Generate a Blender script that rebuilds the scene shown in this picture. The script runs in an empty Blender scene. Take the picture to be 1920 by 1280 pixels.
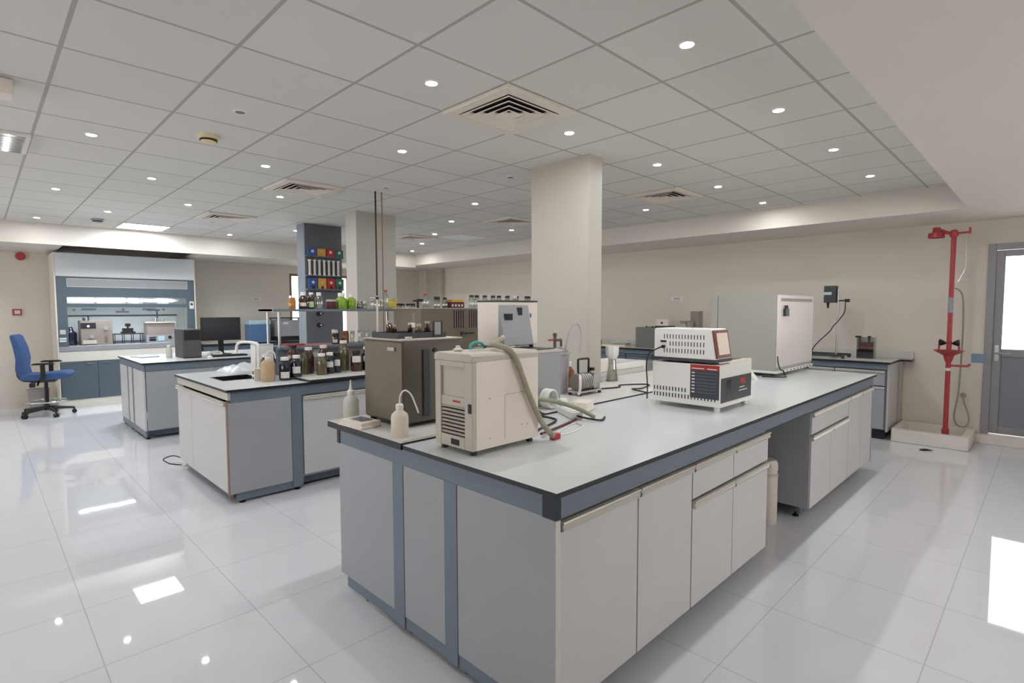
import bpy, math, random
from mathutils import Vector, Matrix, Quaternion
random.seed(7)
scn = bpy.context.scene
col = scn.collection
PI = math.pi

# ------------------------------------------------------------------ materials
def new_mat(name):
    m = bpy.data.materials.new(name); m.use_nodes = True
    nt = m.node_tree; b = nt.nodes['Principled BSDF']
    return m, nt, b

def lin(c):
    return tuple(((x/255)/12.92 if x/255 <= .04045 else ((x/255+.055)/1.055)**2.4) for x in c)

def mat(name, rgb, rough=.5, metal=0.0, var=.04, scale=6.0, bump=0.0, bscale=60.0, spec=.5, trans=0.0, coat=0.0, aniso=None):
    """plain painted / moulded surface with a little procedural mottling"""
    m, nt, b = new_mat(name)
    c = lin(rgb)
    tc = nt.nodes.new('ShaderNodeTexCoord')
    n = nt.nodes.new('ShaderNodeTexNoise'); n.inputs['Scale'].default_value = scale; n.inputs['Detail'].default_value = 4
    r = nt.nodes.new('ShaderNodeValToRGB')
    r.color_ramp.elements[0].position = .3; r.color_ramp.elements[1].position = .7
    r.color_ramp.elements[0].color = (*[x*(1-var) for x in c], 1)
    r.color_ramp.elements[1].color = (*[min(1, x*(1+var)) for x in c], 1)
    nt.links.new(tc.outputs['Object'], n.inputs['Vector'])
    if aniso:
        mp = nt.nodes.new('ShaderNodeMapping'); mp.inputs['Scale'].default_value = aniso
        nt.links.new(tc.outputs['Object'], mp.inputs['Vector']); nt.links.new(mp.outputs[0], n.inputs['Vector'])
    nt.links.new(n.outputs['Fac'], r.inputs['Fac']); nt.links.new(r.outputs['Color'], b.inputs['Base Color'])
    b.inputs['Roughness'].default_value = rough; b.inputs['Metallic'].default_value = metal
    b.inputs['Specular IOR Level'].default_value = spec
    b.inputs['Transmission Weight'].default_value = trans
    b.inputs['Coat Weight'].default_value = coat; b.inputs['Coat Roughness'].default_value = .05
    if bump:
        n2 = nt.nodes.new('ShaderNodeTexNoise'); n2.inputs['Scale'].default_value = bscale; n2.inputs['Detail'].default_value = 3
        bp = nt.nodes.new('ShaderNodeBump'); bp.inputs['Strength'].default_value = bump; bp.inputs['Distance'].default_value = .004
        nt.links.new(tc.outputs['Object'], n2.inputs['Vector'])
        nt.links.new(n2.outputs['Fac'], bp.inputs['Height']); nt.links.new(bp.outputs[0], b.inputs['Normal'])
    return m

def emit(name, rgb, strength):
    m, nt, b = new_mat(name)
    b.inputs['Base Color'].default_value = (.9, .9, .9, 1)
    b.inputs['Emission Color'].default_value = (*rgb, 1); b.inputs['Emission Strength'].default_value = strength
    return m

def glass(name, rgb, fac=.12, rough=.03, dens=.9):
    """thin-walled glass: mostly clear, with a reflection layer"""
    m, nt, b = new_mat(name); nt.nodes.remove(b)
    out = nt.nodes['Material Output']
    tr = nt.nodes.new('ShaderNodeBsdfTransparent'); tr.inputs['Color'].default_value = (*[x*dens for x in rgb], 1)
    gl = nt.nodes.new('ShaderNodeBsdfGlossy'); gl.inputs['Roughness'].default_value = rough
    gl.inputs['Color'].default_value = (.95, .95, .95, 1)
    lw = nt.nodes.new('ShaderNodeLayerWeight'); lw.inputs['Blend'].default_value = .35
    ma = nt.nodes.new('ShaderNodeMath'); ma.operation = 'MULTIPLY_ADD'; ma.inputs[1].default_value = .5; ma.inputs[2].default_value = fac
    mx = nt.nodes.new('ShaderNodeMixShader')
    nt.links.new(lw.outputs['Fresnel'], ma.inputs[0]); nt.links.new(ma.outputs[0], mx.inputs['Fac'])
    nt.links.new(tr.outputs[0], mx.inputs[1]); nt.links.new(gl.outputs[0], mx.inputs[2]); nt.links.new(mx.outputs[0], out.inputs['Surface'])
    return m

def milky(name, rgb, fac=.35):
    """soft translucent plastic"""
    m, nt, b = new_mat(name)
    out = nt.nodes['Material Output']
    b.inputs['Base Color'].default_value = (*lin(rgb), 1); b.inputs['Roughness'].default_value = .3
    tl = nt.nodes.new('ShaderNodeBsdfTranslucent'); tl.inputs['Color'].default_value = (*lin(rgb), 1)
    mx = nt.nodes.new('ShaderNodeMixShader'); mx.inputs['Fac'].default_value = fac
    nt.links.new(b.outputs[0], mx.inputs[1]); nt.links.new(tl.outputs[0], mx.inputs[2]); nt.links.new(mx.outputs[0], out.inputs['Surface'])
    return m

def line_mask(nt, vec, axis, period, offset, width):
    """1 on a joint line of the given width, else 0"""
    sp = nt.nodes.new('ShaderNodeSeparateXYZ'); nt.links.new(vec, sp.inputs[0])
    a = nt.nodes.new('ShaderNodeMath'); a.operation = 'SUBTRACT'; a.inputs[1].default_value = offset - period*100 - period/2
    nt.links.new(sp.outputs[axis], a.inputs[0])
    d = nt.nodes.new('ShaderNodeMath'); d.operation = 'MODULO'; d.inputs[1].default_value = period; nt.links.new(a.outputs[0], d.inputs[0])
    s = nt.nodes.new('ShaderNodeMath'); s.operation = 'SUBTRACT'; s.inputs[1].default_value = period/2; nt.links.new(d.outputs[0], s.inputs[0])
    ab = nt.nodes.new('ShaderNodeMath'); ab.operation = 'ABSOLUTE'; nt.links.new(s.outputs[0], ab.inputs[0])
    lt = nt.nodes.new('ShaderNodeMath'); lt.operation = 'LESS_THAN'; lt.inputs[1].default_value = width/2; nt.links.new(ab.outputs[0], lt.inputs[0])
    return lt.outputs[0]

def tiled(name, rgb, rgbj, period, ox, oy, width, rough, var=.02, wave=0.0, bump=.2, spec=.5, coat=0.0):
    m, nt, b = new_mat(name)
    tc = nt.nodes.new('ShaderNodeTexCoord'); v = tc.outputs['Object']
    l1 = line_mask(nt, v, 0, period, ox, width); l2 = line_mask(nt, v, 1, period, oy, width)
    mx = nt.nodes.new('ShaderNodeMath'); mx.operation = 'MAXIMUM'; nt.links.new(l1, mx.inputs[0]); nt.links.new(l2, mx.inputs[1])
    # slight tone difference from tile to tile
    mp = nt.nodes.new('ShaderNodeMapping'); mp.inputs['Location'].default_value = (-ox/period+100, -oy/period+100, 0)
    mp.inputs['Scale'].default_value = (1/period, 1/period, 0); nt.links.new(v, mp.inputs['Vector'])
    fl = nt.nodes.new('ShaderNodeVectorMath'); fl.operation = 'FLOOR'; nt.links.new(mp.outputs[0], fl.inputs[0])
    wn = nt.nodes.new('ShaderNodeTexWhiteNoise'); wn.noise_dimensions = '2D'; nt.links.new(fl.outputs[0], wn.inputs['Vector'])
    rp = nt.nodes.new('ShaderNodeValToRGB'); c = lin(rgb)
    rp.color_ramp.elements[0].color = (*[x*(1-var) for x in c], 1); rp.color_ramp.elements[1].color = (*[min(1, x*(1+var)) for x in c], 1)
    nt.links.new(wn.outputs['Value'], rp.inputs['Fac'])
    mc = nt.nodes.new('ShaderNodeMix'); mc.data_type = 'RGBA'
    nt.links.new(mx.outputs[0], mc.inputs['Factor']); nt.links.new(rp.outputs['Color'], mc.inputs['A']); mc.inputs['B'].default_value = (*lin(rgbj), 1)
    nt.links.new(mc.outputs['Result'], b.inputs['Base Color'])
    b.inputs['Roughness'].default_value = rough; b.inputs['Specular IOR Level'].default_value = spec
    b.inputs['Coat Weight'].default_value = coat; b.inputs['Coat Roughness'].default_value = .03
    h = nt.nodes.new('ShaderNodeTexNoise'); h.inputs['Scale'].default_value = wave or 90.0; h.inputs['Detail'].default_value = 1 if wave else 4
    nt.links.new(v, h.inputs['Vector'])
    bp = nt.nodes.new('ShaderNodeBump'); bp.inputs['Strength'].default_value = bump; bp.inputs['Distance'].default_value = .003
    nt.links.new(h.outputs['Fac'], bp.inputs['Height']); nt.links.new(bp.outputs[0], b.inputs['Normal'])
    return m

M = {}
M['floor'] = tiled('floor_tile', (221, 222, 227), (192, 193, 197), .632, .335, .338, .005, .022, .008, wave=2.2, bump=.05, spec=.55)
M['ceil'] = tiled('ceiling_tile', (214, 211, 205), (172, 168, 161), .6, .9413, .3747, .019, .85, .022, bump=.12)
M['plaster'] = mat('plaster', (217, 210, 201), .8, var=.012, scale=1.5)
M['wall'] = mat('wall_paint', (218, 210, 199), .7, var=.02, scale=1.2, bump=.05, bscale=200)
M['column'] = mat('column_paint', (184, 178, 167), .55, var=.02, scale=2)
M['void_shade'] = mat('ceiling_void_shade', (38, 42, 52), .9)  # dark tone painting the shade inside the open bulkhead
M['alu'] = mat('door_aluminium', (150, 150, 152), .45, .2, var=.03)
M['alu_panel'] = mat('door_panel', (133, 138, 145), .5, .1, var=.03)
M['pane'] = glass('window_glass', (1, 1, 1), .05, .02, .95)
M['top'] = mat('white_worktop', (213, 217, 218), .22, var=.015, scale=3)
M['topd'] = mat('dusty_worktop', (205, 203, 198), .35, var=.06, scale=5)
M['edge'] = mat('black_worktop_edge', (30, 32, 38), .4)
M['frame'] = mat('blue_grey_frame', (110, 121, 133), .4, var=.02)
M['framed'] = mat('dark_corner_block', (34, 41, 51), .5)
M['panel'] = mat('grey_laminate', (160, 163, 167), .5, var=.025, scale=3)
M['door'] = mat('pale_laminate', (198, 196, 196), .45, var=.02, scale=3)
M['lip'] = mat('handle_strip', (206, 202, 193), .35, .25, var=.03)
M['plinth'] = mat('plinth_grey', (96, 108, 121), .5)
M['black'] = mat('black_plastic', (22, 23, 26), .4)
M['dark'] = mat('dark_grey_plastic', (58, 60, 64), .45)
M['steel'] = mat('brushed_steel', (190, 190, 190), .28, .9, var=.04)
M['chrome'] = mat('chrome', (225, 225, 225), .12, 1.0, var=.01)
M['white'] = mat('white_enamel', (232, 230, 226), .35, var=.015)
M['cream'] = mat('cream_enamel', (230, 219, 209), .42, var=.02)
M['creamd'] = mat('cream_fascia', (190, 182, 170), .45, var=.02)
M['brown'] = mat('bronze_hammered', (116, 106, 90), .38, .15, var=.05, bump=.25, bscale=220)
M['brownd'] = mat('bronze_dark', (92, 86, 77), .35, .2, var=.05, bump=.2, bscale=220)
M['incu'] = mat('incubator_side', (166, 165, 155), .45, var=.02)
M['incuw'] = mat('incubator_back', (225, 218, 214), .25, .15, var=.01)
M['red'] = mat('red_safety_paint', (172, 58, 62), .35, var=.04)
M['redl'] = mat('red_print', (170, 44, 40), .5)
M['blue'] = mat('blue_fabric', (60, 88, 134), .9, var=.12, scale=60, bump=.3, bscale=300)
M['bluep'] = mat('blue_plastic', (82, 116, 158), .45)
M['lightblue'] = mat('pale_blue_lid', (178, 205, 214), .45)
M['teal'] = mat('hood_teal', (84, 97, 105), .4, var=.03)
M['hoodw'] = mat('hood_white', (226, 230, 232), .4, var=.01)
M['hoodc'] = mat('hood_cream', (224, 220, 208), .45, var=.02)
M['instr'] = mat('instrument_taupe', (142, 131, 122), .45, var=.03)
M['instrg'] = mat('instrument_grey', (150, 152, 155), .45, var=.03)
M['green_glass'] = mat('green_liquid', (140, 178, 50), .12, var=.08, scale=18, coat=.4, trans=.15)
M['amber'] = mat('amber_glass', (66, 38, 26), .1, var=.1, coat=.5)
M['amberl'] = mat('light_amber', (150, 84, 36), .12, var=.1, coat=.4, trans=.2)
M['orange'] = mat('orange_liquid', (196, 130, 44), .12, var=.08, coat=.4, trans=.2)
M['navy'] = mat('navy_glass', (28, 32, 48), .1, coat=.5)
M['olive'] = mat('olive_glass', (92, 84, 58), .12, var=.12, scale=20, coat=.5)
M['yellow'] = mat('yellow_liquid', (214, 196, 92), .15, var=.05, coat=.3, trans=.3)
M['clear'] = glass('clear_glass', (.93, .96, .95), .16, .04, .93)
M['tint'] = glass('lab_glass_smoked', (.80, .80, .74), .2, .05, .9)
M['cap_w'] = mat('white_cap', (232, 230, 224), .45)
M['cap_k'] = mat('black_cap', (34, 30, 30), .4)
M['paper'] = mat('paper_label', (220, 216, 208), .8, var=.03)
M['paperg'] = mat('green_label', (186, 214, 150), .8)
M['ink'] = mat('dark_print', (64, 66, 76), .7)
M['milk'] = milky('milky_plastic', (226, 226, 218))
M['milkb'] = milky('beige_plastic', (240, 232, 221))
M['jug'] = milky('amber_jug', (200, 174, 138), .2)
M['lilac'] = mat('grey_bucket', (176, 170, 174), .4, var=.02)
M['hose'] = mat('insulated_hose', (158, 150, 130), .7, var=.12, scale=40, bump=.4, bscale=120)
M['hoseg'] = mat('green_grey_hose', (140, 145, 120), .6)
M['cable'] = mat('black_cable', (26, 25, 28), .5)
M['cabler'] = mat('maroon_cable', (92, 42, 48), .5)
M['cablew'] = mat('white_cable', (226, 226, 222), .5)
M['stone'] = mat('tray_ceramic', (224, 219, 210), .4, var=.05, scale=5)
M['gold'] = mat('yellow_card', (208, 160, 62), .6)
M['redc'] = mat('red_card', (178, 46, 54), .6)
M['greenc'] = mat('green_card', (52, 108, 84), .6)
M['bluec'] = mat('blue_card', (52, 86, 152), .6)
M['turq'] = mat('turquoise_tape', (74, 176, 164), .5)
M['screen'] = mat('screen_black', (33, 36, 42), .25)
M['display'] = mat('cream_display', (226, 208, 192), .35)
M['woodred'] = mat('display_bezel', (118, 62, 50), .4)
M['bin'] = mat('grey_bin', (150, 148, 146), .5)
M['brownrim'] = mat('brown_window_frame', (128, 100, 82), .6)
M['blind'] = mat('white_blind', (236, 236, 232), .8)
M['led'] = emit('downlight_led', (.98, .99, 1), 720.0)
M['ledoff'] = mat('unlit_lens', (120, 118, 114), .5)
M['panel_led'] = emit('panel_led', (.88, .94, 1), 45.0)
M['tube_led'] = emit('fluorescent_tube', (.88, .95, 1), 150.0)
M['smoke'] = mat('detector_cream', (222, 208, 168), .5)
M['grille'] = mat('vent_grille', (222, 212, 200), .5)
M['vdark'] = mat('vent_dark', (42, 36, 36), .8)
M['liqdark'] = mat('jar_dark', (54, 42, 46), .15, coat=.4)
M['liqred'] = mat('jar_red', (166, 74, 58), .15, var=.15, coat=.4)
M['pinkmat'] = mat('pink_sheet', (196, 130, 118), .8, var=.08, scale=12)
M['debris'] = mat('dark_scrap', (44, 40, 36), .8)
M['gcol'] = mat('grey_cladding', (128, 134, 142), .5, var=.02)
M['gcold'] = mat('grey_cladding_front', (100, 103, 110), .5, var=.02)
M['spine'] = mat('service_spine', (160, 152, 154), .5, var=.02)

# ------------------------------------------------------------------ mesh builder
class MB:
    def __init__(s): s.v = []; s.f = []; s.m = []
    def _add(s, vs, fs, m):
        o = len(s.v); s.v += [tuple(p) for p in vs]
        for f in fs: s.f.append([i+o for i in f]); s.m.append(m)
    def box(s, x0, x1, y0, y1, z0, z1, m=0, top=None):
        v = [(x0,y0,z0),(x1,y0,z0),(x1,y1,z0),(x0,y1,z0),(x0,y0,z1),(x1,y0,z1),(x1,y1,z1),(x0,y1,z1)]
        s._add(v, [(0,3,2,1),(0,1,5,4),(1,2,6,5),(2,3,7,6),(3,0,4,7)], m)
        s._add(v[4:], [(0,1,2,3)], m if top is None else top)
        return s
    def obox(s, c, size, R=None, m=0):
        x, y, z = [d/2 for d in size]; c = Vector(c)
        v = [Vector(p) for p in ((-x,-y,-z),(x,-y,-z),(x,y,-z),(-x,y,-z),(-x,-y,z),(x,-y,z),(x,y,z),(-x,y,z))]
        if R is not None: v = [R @ p for p in v]
        s._add([p+c for p in v], [(0,3,2,1),(4,5,6,7),(0,1,5,4),(1,2,6,5),(2,3,7,6),(3,0,4,7)], m); return s
    def lathe(s, prof, n=20, m=0, c=(0,0,0), R=None):
        vs = []; fs = []
        for r, z in prof:
            for k in range(n):
                a = 2*PI*k/n; p = Vector((r*math.cos(a), r*math.sin(a), z))
                if R is not None: p = R @ p
                vs.append(p+Vector(c))
        for i in range(len(prof)-1):
            for k in range(n):
                k2 = (k+1) % n
                fs.append((i*n+k, i*n+k2, (i+1)*n+k2, (i+1)*n+k))
        fs.append(tuple(reversed(range(n)))); e = (len(prof)-1)*n; fs.append(tuple(range(e, e+n)))
        s._add(vs, fs, m); return s
    def cyl(s, p0, p1, r0, r1=None, n=16, m=0):
        p0 = Vector(p0); p1 = Vector(p1); d = p1-p0
        R = Vector((0,0,1)).rotation_difference(d.normalized()).to_matrix()
        return s.lathe([(r0, 0), (r0 if r1 is None else r1, d.length)], n, m, p0, R)
    def tube(s, pts, r, n=8, m=0, smooth=4):
        P = [Vector(p) for p in pts]
        if smooth and len(P) > 2:
            Q = []
            for i in range(len(P)-1):
                a = P[max(i-1,0)]; b = P[i]; c = P[i+1]; d = P[min(i+2,len(P)-1)]
                for k in range(smooth):
                    t = k/smooth
                    Q.append(.5*((2*b)+(c-a)*t+(2*a-5*b+4*c-d)*t*t+(3*b-a-3*c+d)*t**3))
            Q.append(P[-1]); P = Q
        vs = []; fs = []; u = None
        for i, p in enumerate(P):
            t = (P[min(i+1,len(P)-1)]-P[max(i-1,0)]).normalized()
            if u is None:
                u = t.orthogonal().normalized()
            else:
                u = (u - t*u.dot(t)).normalized()
            w = t.cross(u)
            for k in range(n):
                a = 2*PI*k/n; vs.append(p + r*(math.cos(a)*u+math.sin(a)*w))
        for i in range(len(P)-1):
            for k in range(n):
                k2 = (k+1) % n; fs.append((i*n+k, i*n+k2, (i+1)*n+k2, (i+1)*n+k))
        fs.append(tuple(reversed(range(n)))); e = (len(P)-1)*n; fs.append(tuple(range(e, e+n)))
        s._add(vs, fs, m); return s
    def prism(s, poly, axis, a0, a1, m=0):
        """poly: 2-D outline in the two remaining axes (in xyz order)"""
        def P(u, w, a):
            return (a,u,w) if axis == 'x' else (u,a,w) if axis == 'y' else (u,w,a)
        n = len(poly)
        vs = [P(u,w,a0) for u,w in poly] + [P(u,w,a1) for u,w in poly]
        fs = [tuple(range(n)), tuple(reversed(range(n,2*n)))] + [(i, i+n, (i+1)%n+n, (i+1)%n) for i in range(n)]
        s._add(vs, fs, m); return s
    def build(s, name, mats, parent=None, bevel=0.0, seg=2, ang=35):
        me = bpy.data.meshes.new(name); me.from_pydata(s.v, [], s.f)
        if not isinstance(mats, (list, tuple)): mats = [mats]
        for m in mats: me.materials.append(M[m] if isinstance(m, str) else m)
        for p, k in zip(me.polygons, s.m): p.material_index = k; p.use_smooth = True
        import bmesh
        b = bmesh.new(); b.from_mesh(me); bmesh.ops.recalc_face_normals(b, faces=b.faces); b.to_mesh(me); b.free()
        me.set_sharp_from_angle(angle=math.radians(ang)); me.update()
        o = bpy.data.objects.new(name, me); col.objects.link(o)
        if parent is not None: o.parent = parent
        if bevel:
            bv = o.modifiers.new('bevel', 'BEVEL'); bv.width = bevel; bv.segments = seg; bv.limit_method = 'ANGLE'; bv.angle_limit = math.radians(40)
            bv.harden_normals = False
        return o

def tag(o, label=None, cat=None, group=None, kind=None):
    if label: o['label'] = label
    if cat: o['category'] = cat
    if group: o['group'] = group
    if kind: o['kind'] = kind
    return o
def thing(name, label, cat, loc=(0,0,0), rz=0, group=None):
    o = bpy.data.objects.new(name, None); col.objects.link(o); o.empty_display_size = .1
    o.location = loc; o.rotation_euler = (0,0,rz)
    return tag(o, label, cat, group)
def struct(o): o['kind'] = 'structure'; return o
def lab(o, label): o['label'] = label; return o
def B(*a, **k): return MB().box(*a, **k)
def copy_thing(root, loc, label, rz=None):
    r = root.copy(); col.objects.link(r); r.location = loc; r['label'] = label
    if rz is not None: r.rotation_euler = (0,0,rz)
    for ch in list(root.children):
        c = ch.copy(); col.objects.link(c); c.parent = r
        for g in ch.children:
            d = g.copy(); col.objects.link(d); d.parent = c
    return r
ORD = ['', 'first', 'second', 'third', 'fourth', 'fifth', 'sixth', 'seventh', 'eighth', 'ninth', 'tenth', 'eleventh', 'twelfth']

# ------------------------------------------------------------------ camera
cam = bpy.data.cameras.new('camera'); co = bpy.data.objects.new('camera', cam); col.objects.link(co)
F_PX = 1010.066; YAW = .787914; PITCH = .0593614; ROLL = .0028243
cam.sensor_fit = 'HORIZONTAL'; cam.sensor_width = 36.0; cam.lens = F_PX/1920*36.0; cam.clip_start = .05
fw = Vector((math.cos(YAW)*math.cos(PITCH), math.sin(YAW)*math.cos(PITCH), -math.sin(PITCH)))
rt = Vector((math.sin(YAW), -math.cos(YAW), 0)); dn = fw.cross(rt)
r2 = math.cos(ROLL)*rt + math.sin(ROLL)*dn; d2 = -math.sin(ROLL)*rt + math.cos(ROLL)*dn
Rm = Matrix((r2, -d2, -fw)).transposed()
co.matrix_world = Matrix.Translation((0,0,1.55)) @ Rm.to_4x4()
scn.camera = co

# ------------------------------------------------------------------ room shell
XW, YW, XB, YB, ZC = 8.22, 11.70, -4.0, -2.7, 2.80
struct(B(XB-.2, XW+.2, YB-.2, YW+.2, -.15, 0).build('floor', 'floor'))
struct(B(XB-.2, XW+.2, YB-.2, YW+.2, ZC, ZC+.15).build('ceiling', 'ceil'))
# right-hand wall (shower wall) with the door opening
D0, D1, DZ0, DZ1 = -.42, .552, .105, 2.275
w = MB()
w.box(XW, XW+.2, D1, YW+.2, 0, ZC); w.box(XW, XW+.2, YB-.2, D0, 0, ZC)
w.box(XW, XW+.2, D0, D1, DZ1, ZC); w.box(XW, XW+.2, D0, D1, 0, DZ0)
struct(w.build('wall_right', 'wall'))
# back wall (fume hood wall) with the window
WX0, WX1, WZ0, WZ1 = 4.85, 6.26, .98, 2.34
w = MB()
w.box(XB, WX0, YW, YW+.2, 0, ZC); w.box(WX1, XW, YW, YW+.2, 0, ZC)
w.box(WX0, WX1, YW, YW+.2, 0, WZ0); w.box(WX0, WX1, YW, YW+.2, WZ1, ZC)
struct(w.build('wall_back', 'wall'))
w = MB(); LY0, LY1, LZ0, LZ1 = .6, 11.3, 1.0, 2.2
w.box(XB-.2, XB, YB-.2, LY0, 0, ZC); w.box(XB-.2, XB, LY1, YW+.2, 0, ZC); w.box(XB-.2, XB, LY0, LY1, 0, LZ0); w.box(XB-.2, XB, LY0, LY1, LZ1, ZC)
struct(w.build('wall_left', 'wall'))
# wall behind the camera with a long window band
w = MB(); FX0, FX1, FZ0, FZ1 = 1.2, 6.0, 1.0, 2.2
w.box(XB, FX0, YB-.2, YB, 0, ZC); w.box(FX1, XW, YB-.2, YB, 0, ZC)
w.box(FX0, FX1, YB-.2, YB, 0, FZ0); w.box(FX0, FX1, YB-.2, YB, FZ1, ZC)
struct(w.build('wall_front', 'wall'))
def window(name, x0, x1, z0, z1, y0, y1, n, fm, blind=False):
    root = bpy.data.objects.new(name, None); col.objects.link(root); root['kind'] = 'structure'
    f = MB(); t = .05
    f.box(x0, x1, y0, y1, z0, z0+t); f.box(x0, x1, y0, y1, z1-t, z1)
    for i in range(n+1):
        xm = x0 + t/2 + (x1-x0-t)*i/n; f.box(xm-t/2, xm+t/2, y0+.005, y1-.005, z0+t, z1-t)
    f.build('window_frame', fm, root)
    B(x0+t, x1-t, (y0+y1)/2-.003, (y0+y1)/2+.003, z0+t, z1-t).build('window_pane', 'pane', root)
    B(x0-.03, x1+.03, min(y0, y1)-.05 if not blind else y0-.05, y0, z0-.03, z0).build('window_sill', 'plaster', root) if blind else None
    return root
window('window_1', WX0, WX1, WZ0, WZ1, YW, YW+.08, 2, 'brownrim', True)
window('window_2', FX0, FX1, FZ0, FZ1, YB-.12, YB-.04, 5, 'alu')
w3 = bpy.data.objects.new('window_3', None); col.objects.link(w3); struct(w3)
f = MB(); f.box(XB-.12, XB-.04, LY0, LY1, LZ0, LZ0+.05); f.box(XB-.12, XB-.04, LY0, LY1, LZ1-.05, LZ1)
for q in range(8):
    ym = LY0+.025+(LY1-LY0-.05)*q/7; f.box(XB-.115, XB-.045, ym-.025, ym+.025, LZ0+.05, LZ1-.05)
f.build('window_frame', 'alu', w3); B(XB-.083, XB-.077, LY0+.05, LY1-.05, LZ0+.05, LZ1-.05).build('window_pane', 'pane', w3)
# dropped bulkheads
struct(B(XB, XW, YB, .65, 2.55, ZC).build('trim_1', 'plaster'))
struct(B(7.09, XW, .65, YW, 2.55, ZC).build('trim_2', 'plaster'))
w = MB(); s0 = 10.2
w.box(XB, 7.09, s0, s0+.03, 2.5, ZC)
w.box(XB, .95, s0+.03, YW, 2.5, 2.53); w.box(2.74, 3.02, s0+.03, YW, 2.5, 2.53); w.box(3.02, 3.68, s0+.03, 10.85, 2.5, 2.53); w.box(3.02, 3.68, 10.98, YW, 2.5, 2.53)
w.box(3.68, 7.09, s0+.03, YW, 2.5, 2.53); w.box(.95, 2.74, s0+.03, s0+.07, 2.5, 2.53)
struct(w.build('trim_3', 'plaster'))
struct(B(.9, 3.75, s0+.031, YW-.001, ZC-.02, ZC-.002).build('trim_4', 'void_shade'))  # plate under the slab, coloured dark for the shade inside the bulkhead
# columns
def column(name, x0, x1, y0, y1, m):
    o = B(x0, x1, y0, y1, 0, ZC).build(name, m, bevel=.006); struct(o); return o
column('column', 3.56, 3.74, 2.69, 3.33, 'column')
column('column', 3.45, 4.03, 6.25, 6.52, 'column')
column('column', XW-.12, XW, 10.6, 11.2, 'column')
# door
root = bpy.data.objects.new('door_1', None); col.objects.link(root); struct(root)
f = MB(); fx0, fx1 = XW-.015, XW+.07
f.box(fx0, fx1, D1-.07, D1, DZ0, DZ1); f.box(fx0, fx1, D0, D0+.07, DZ0, DZ1); f.box(fx0, fx1, D0+.07, D1-.07, DZ1-.07, DZ1)
f.build('door_frame', 'alu', root, .004)
f = MB(); lx0, lx1 = XW+.005, XW+.055; a, b_ = D0+.072, D1-.072
f.box(lx0, lx1, b_-.075, b_, DZ0+.01, DZ1-.075); f.box(lx0, lx1, a, a+.075, DZ0+.01, DZ1-.075)
f.box(lx0, lx1, a+.075, b_-.075, 2.13, DZ1-.075); f.box(lx0, lx1, a+.075, b_-.075, 1.0, 1.085); f.box(lx0, lx1, a+.075, b_-.075, DZ0+.01, .2)
f.build('door_leaf', 'alu', root, .003)
B(lx0+.015, lx1-.015, a+.075, b_-.075, .2, 1.0).build('door_panel', 'alu_panel', root)
B(lx0+.02, lx0+.026, a+.075, b_-.075, 1.085, 2.13).build('door_pane', 'pane', root)
f = MB(); f.box(lx0-.012, lx0, b_-.055, b_-.02, .95, 1.13); f.tube([(lx0-.012, b_-.038, 1.04), (lx0-.05, b_-.038, 1.04), (lx0-.055, b_-.16, 1.04)], .009)
f.build('door_handle', 'steel', root)
struct(B(XW-.11, XW, -.7, .60, 0, DZ0).build('trim_5', 'stone', bevel=.006))

# ------------------------------------------------------------------ ceiling fittings
def tcx(i): return .6413 + .6*i
def tcy(k): return .0747 + .6*k
def make_downlight(lit):
    t = thing('downlight', '', 'ceiling light', (0,0,0))
    MB().lathe([(.040, 0), (.040, -.003), (.036, -.006), (.031, -.006), (.031, -.002), (.0305, 0)], 24).build('bezel', 'white', t)
    MB().lathe([(.030, -.001), (.030, -.0045)], 24).build('lens', 'led' if lit else 'ledoff', t)
    return t
DL = {1: [3,5,7,9], 2: [0,2,4,6,8,10], 3: [3,9], 4: [2,0,6], 5: [1,3,7,9], 6: [0,2,8], 7: [1,5,9], 8: [0,4,10]}
OFF = {3: [1,5], 4: [4], 7: [3]}
pl = None; po = None
for j in sorted(set(DL) | set(OFF)):
    row = sorted(DL.get(j, []) + OFF.get(j, []), reverse=True)
    for n, i in enumerate(row, 1):
        lit = i in DL.get(j, [])
        loc = (tcx(i), .0747+1.2*j, ZC)
        lb = '%s round downlight, %s from the shower wall, in the %s row from the bulkhead' % ('lit' if lit else 'unlit', ORD[n], ORD[j])
        if lit:
            if pl is None: pl = make_downlight(True); pl.location = loc; pl['label'] = lb; o = pl
            else: o = copy_thing(pl, loc, lb)
            o['group'] = 'round downlights in the tiled ceiling'
        else:
            if po is None: po = make_downlight(False); po.location = loc; po['label'] = lb; o = po
            else: o = copy_thing(po, loc, lb)
            o['group'] = 'unlit downlights'
def make_vent():
    t = thing('ceiling_vent', '', 'air vent', (0,0,0), 0, 'square four-way air vents')
    f = MB(); h = .297
    def ring(a, b, z0, z1, mb):
        mb.box(-a, a, -a, -b, z0, z1); mb.box(-a, a, b, a, z0, z1); mb.box(-a, -b, -b, b, z0, z1); mb.box(b, a, -b, b, z0, z1)
    ring(h, .225, -.010, .012, f); f.build('vent_frame', 'grille', t, .003)
    for q, a in enumerate((.218, .165, .112, .060)):
        s = MB(); c = a-.046
        for sx, sy, ax in ((0,-1,0),(0,1,0),(-1,0,1),(1,0,1)):
            if ax == 0: v = [(-a, sy*a, -.012), (a, sy*a, -.012), (c, sy*c, .008), (-c, sy*c, .008)]
            else: v = [(sx*a, -a, -.012), (sx*a, a, -.012), (sx*c, c, .008), (sx*c, -c, .008)]
            v2 = [(x*.985, y*.985, z-.003) for x, y, z in v]
            s._add(v+v2, [(0,1,2,3),(7,6,5,4),(0,4,5,1),(1,5,6,2),(2,6,7,3),(3,7,4,0)], 0)
        s.build('louvre', 'grille', t)
    B(-.224, .224, -.224, .224, .0085, .012).build('duct_opening', 'vdark', t)
    return t
vp = make_vent()
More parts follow.
